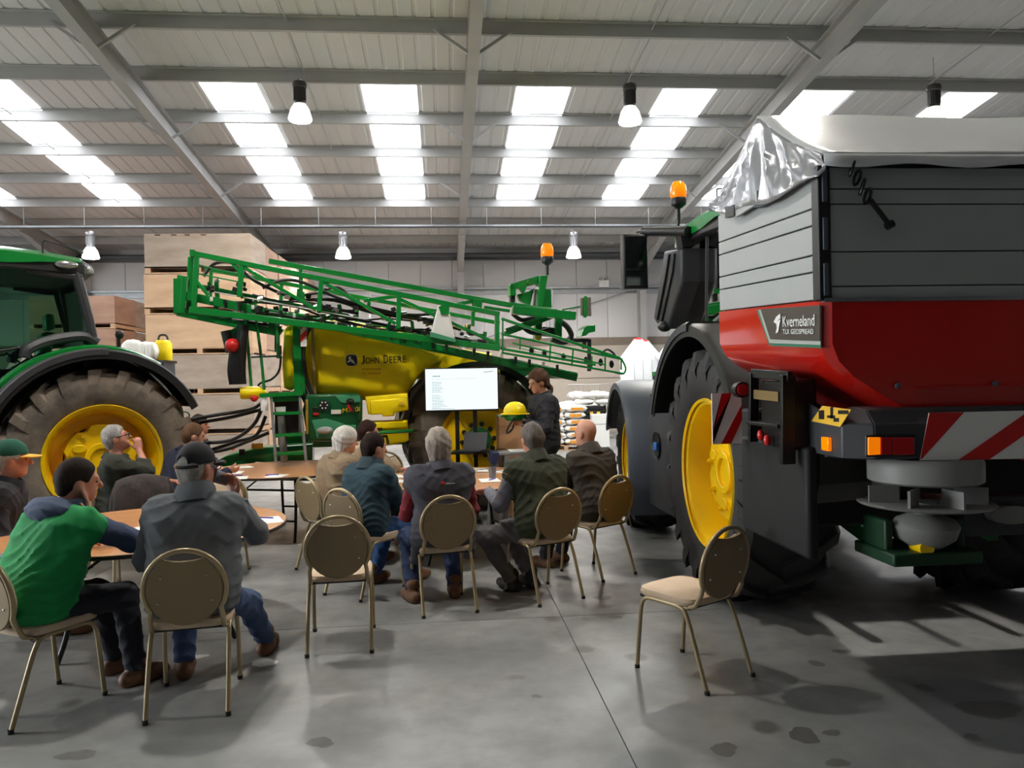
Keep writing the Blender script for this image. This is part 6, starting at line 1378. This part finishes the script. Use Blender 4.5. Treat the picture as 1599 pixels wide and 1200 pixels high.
person('bald man in a brown gilet with dark sleeves beside the tractor', *C_('H'), top=cloth((58, 50, 42)), trousers=dkjean, shoes=boot, hair=('none', None), skin=0, lean=12, head=(8, -2, 0), belly=.06, sleeves=cloth((44, 34, 38)), collar=cloth((52, 44, 38)), coll_h=.07, piping=cloth((150, 112, 82)), arms=(((-.2, .40, .79), (-.4, -.35, -1)), ((.1, .42, .79), (.4, -.35, -1))), feet=((-.2, .44, .085), (.05, .5, .085)), seed=12)
# presenter
pr, A13 = person('presenter with a ponytail in a dark jacket holding a helmet', 1.16, 8.86, 104, top=cloth((34, 34, 42)), trousers=cloth((30, 30, 36)), shoes=dark_shoe, hair=('curly', hairm((84, 60, 46))), skin=2, stand=True, lean=4, head=(8, -18, 0), collar=cloth((34, 34, 42)), coll_h=.05,
    arms=(((-.06, .25, 1.16), (-1, -.6, -.6)), ((.11, .25, 1.18), (1, -.6, -.6))), hands=((.5, .8, .1), (-.5, .8, .0)), curl=.5, feet=((-.12, .03, .085), (.12, -.03, .085)), knees=((0, 1, .1), (0, 1, .1)), seed=13, scale=1.05)
def world(tr_, p): return Vector((tr_.location.x, tr_.location.y, 0)) + Matrix.Rotation(tr_.rotation_euler.z, 3, 'Z') @ (Vector(p)*tr_.scale.x)
# small marks on clothing
c = Vector(A10['nb']) - Vector(A10['ax'])*.10; yb_ = c.y-.148
mk = thing('x', None, None); bpy.data.objects.remove(mk)
MB().ball((.0-.01, yb_+.004, c.z), .016, .006, .012).build('back_logo_red', 'red', A10['t'])
mm = MB().box(.012, .085, yb_+.0, yb_+.008, c.z-.008, c.z-.001); mm.build('back_logo_white', 'white', A10['t'])
# cup at the drinking man's mouth
g = world(A3['t'], A3['hc'] + A3['Hr']@_a((.055, .215, -.10))); g1 = world(A3['t'], A3['hc'] + A3['Hr']@_a((.005, .125, -.055)))
cu = cup('dark grey paper cup held to the mouth of the man in the cap', g, .125); cu.rotation_euler = (g1-g).to_track_quat('Z', 'Y').to_euler()
# helmet in the presenter's hands
wl, wr_ = A13['J'][0][2], A13['J'][1][2]; hp = world(A13['t'], (wl+wr_)/2 + _a((0, .10, .085)))
hm_ = thing('safety_helmet', 'yellow and green safety helmet held by the presenter', 'helmet', hp, pr.rotation_euler.z)
MB().lathe([(.13, .0), (.135, .03), (.125, .07), (.095, .11), (.05, .135), (.001, .142)], n=28).build('shell', 'tank', hm_); MB().ball((0, 0, 0), .15, .175, .016).build('brim', 'tank', hm_)
MB().lathe([(.132, .0), (.128, -.045), (.1, -.075), (.001, -.08)], n=28).build('lower_shell', 'green', hm_); MB().box(-.06, .06, .10, .19, -.03, -.012).build('visor_mount', 'green', hm_, bevel=.008)
MB().tube(bez([(-.11, .05, -.04), (-.09, .12, -.16), (0, .1, -.22), (.09, .0, -.17), (.11, -.03, -.05)], 6), .011, 8).build('chin_strap', 'black', hm_)
# yellow cap lying by the hand of the man in navy
q = on_table(331, 724); yc = thing('baseball_cap', 'yellow peaked cap lying on the back left table', 'cap', q, R(-20)); MB().lathe([(.085, 0), (.085, .02), (.06, .07), (.001, .085)], n=24).build('crown', cloth((40, 40, 60)), yc); MB().ball((.11, 0, .008), .085, .075, .008).build('peak', cloth((244, 190, 60)), yc)
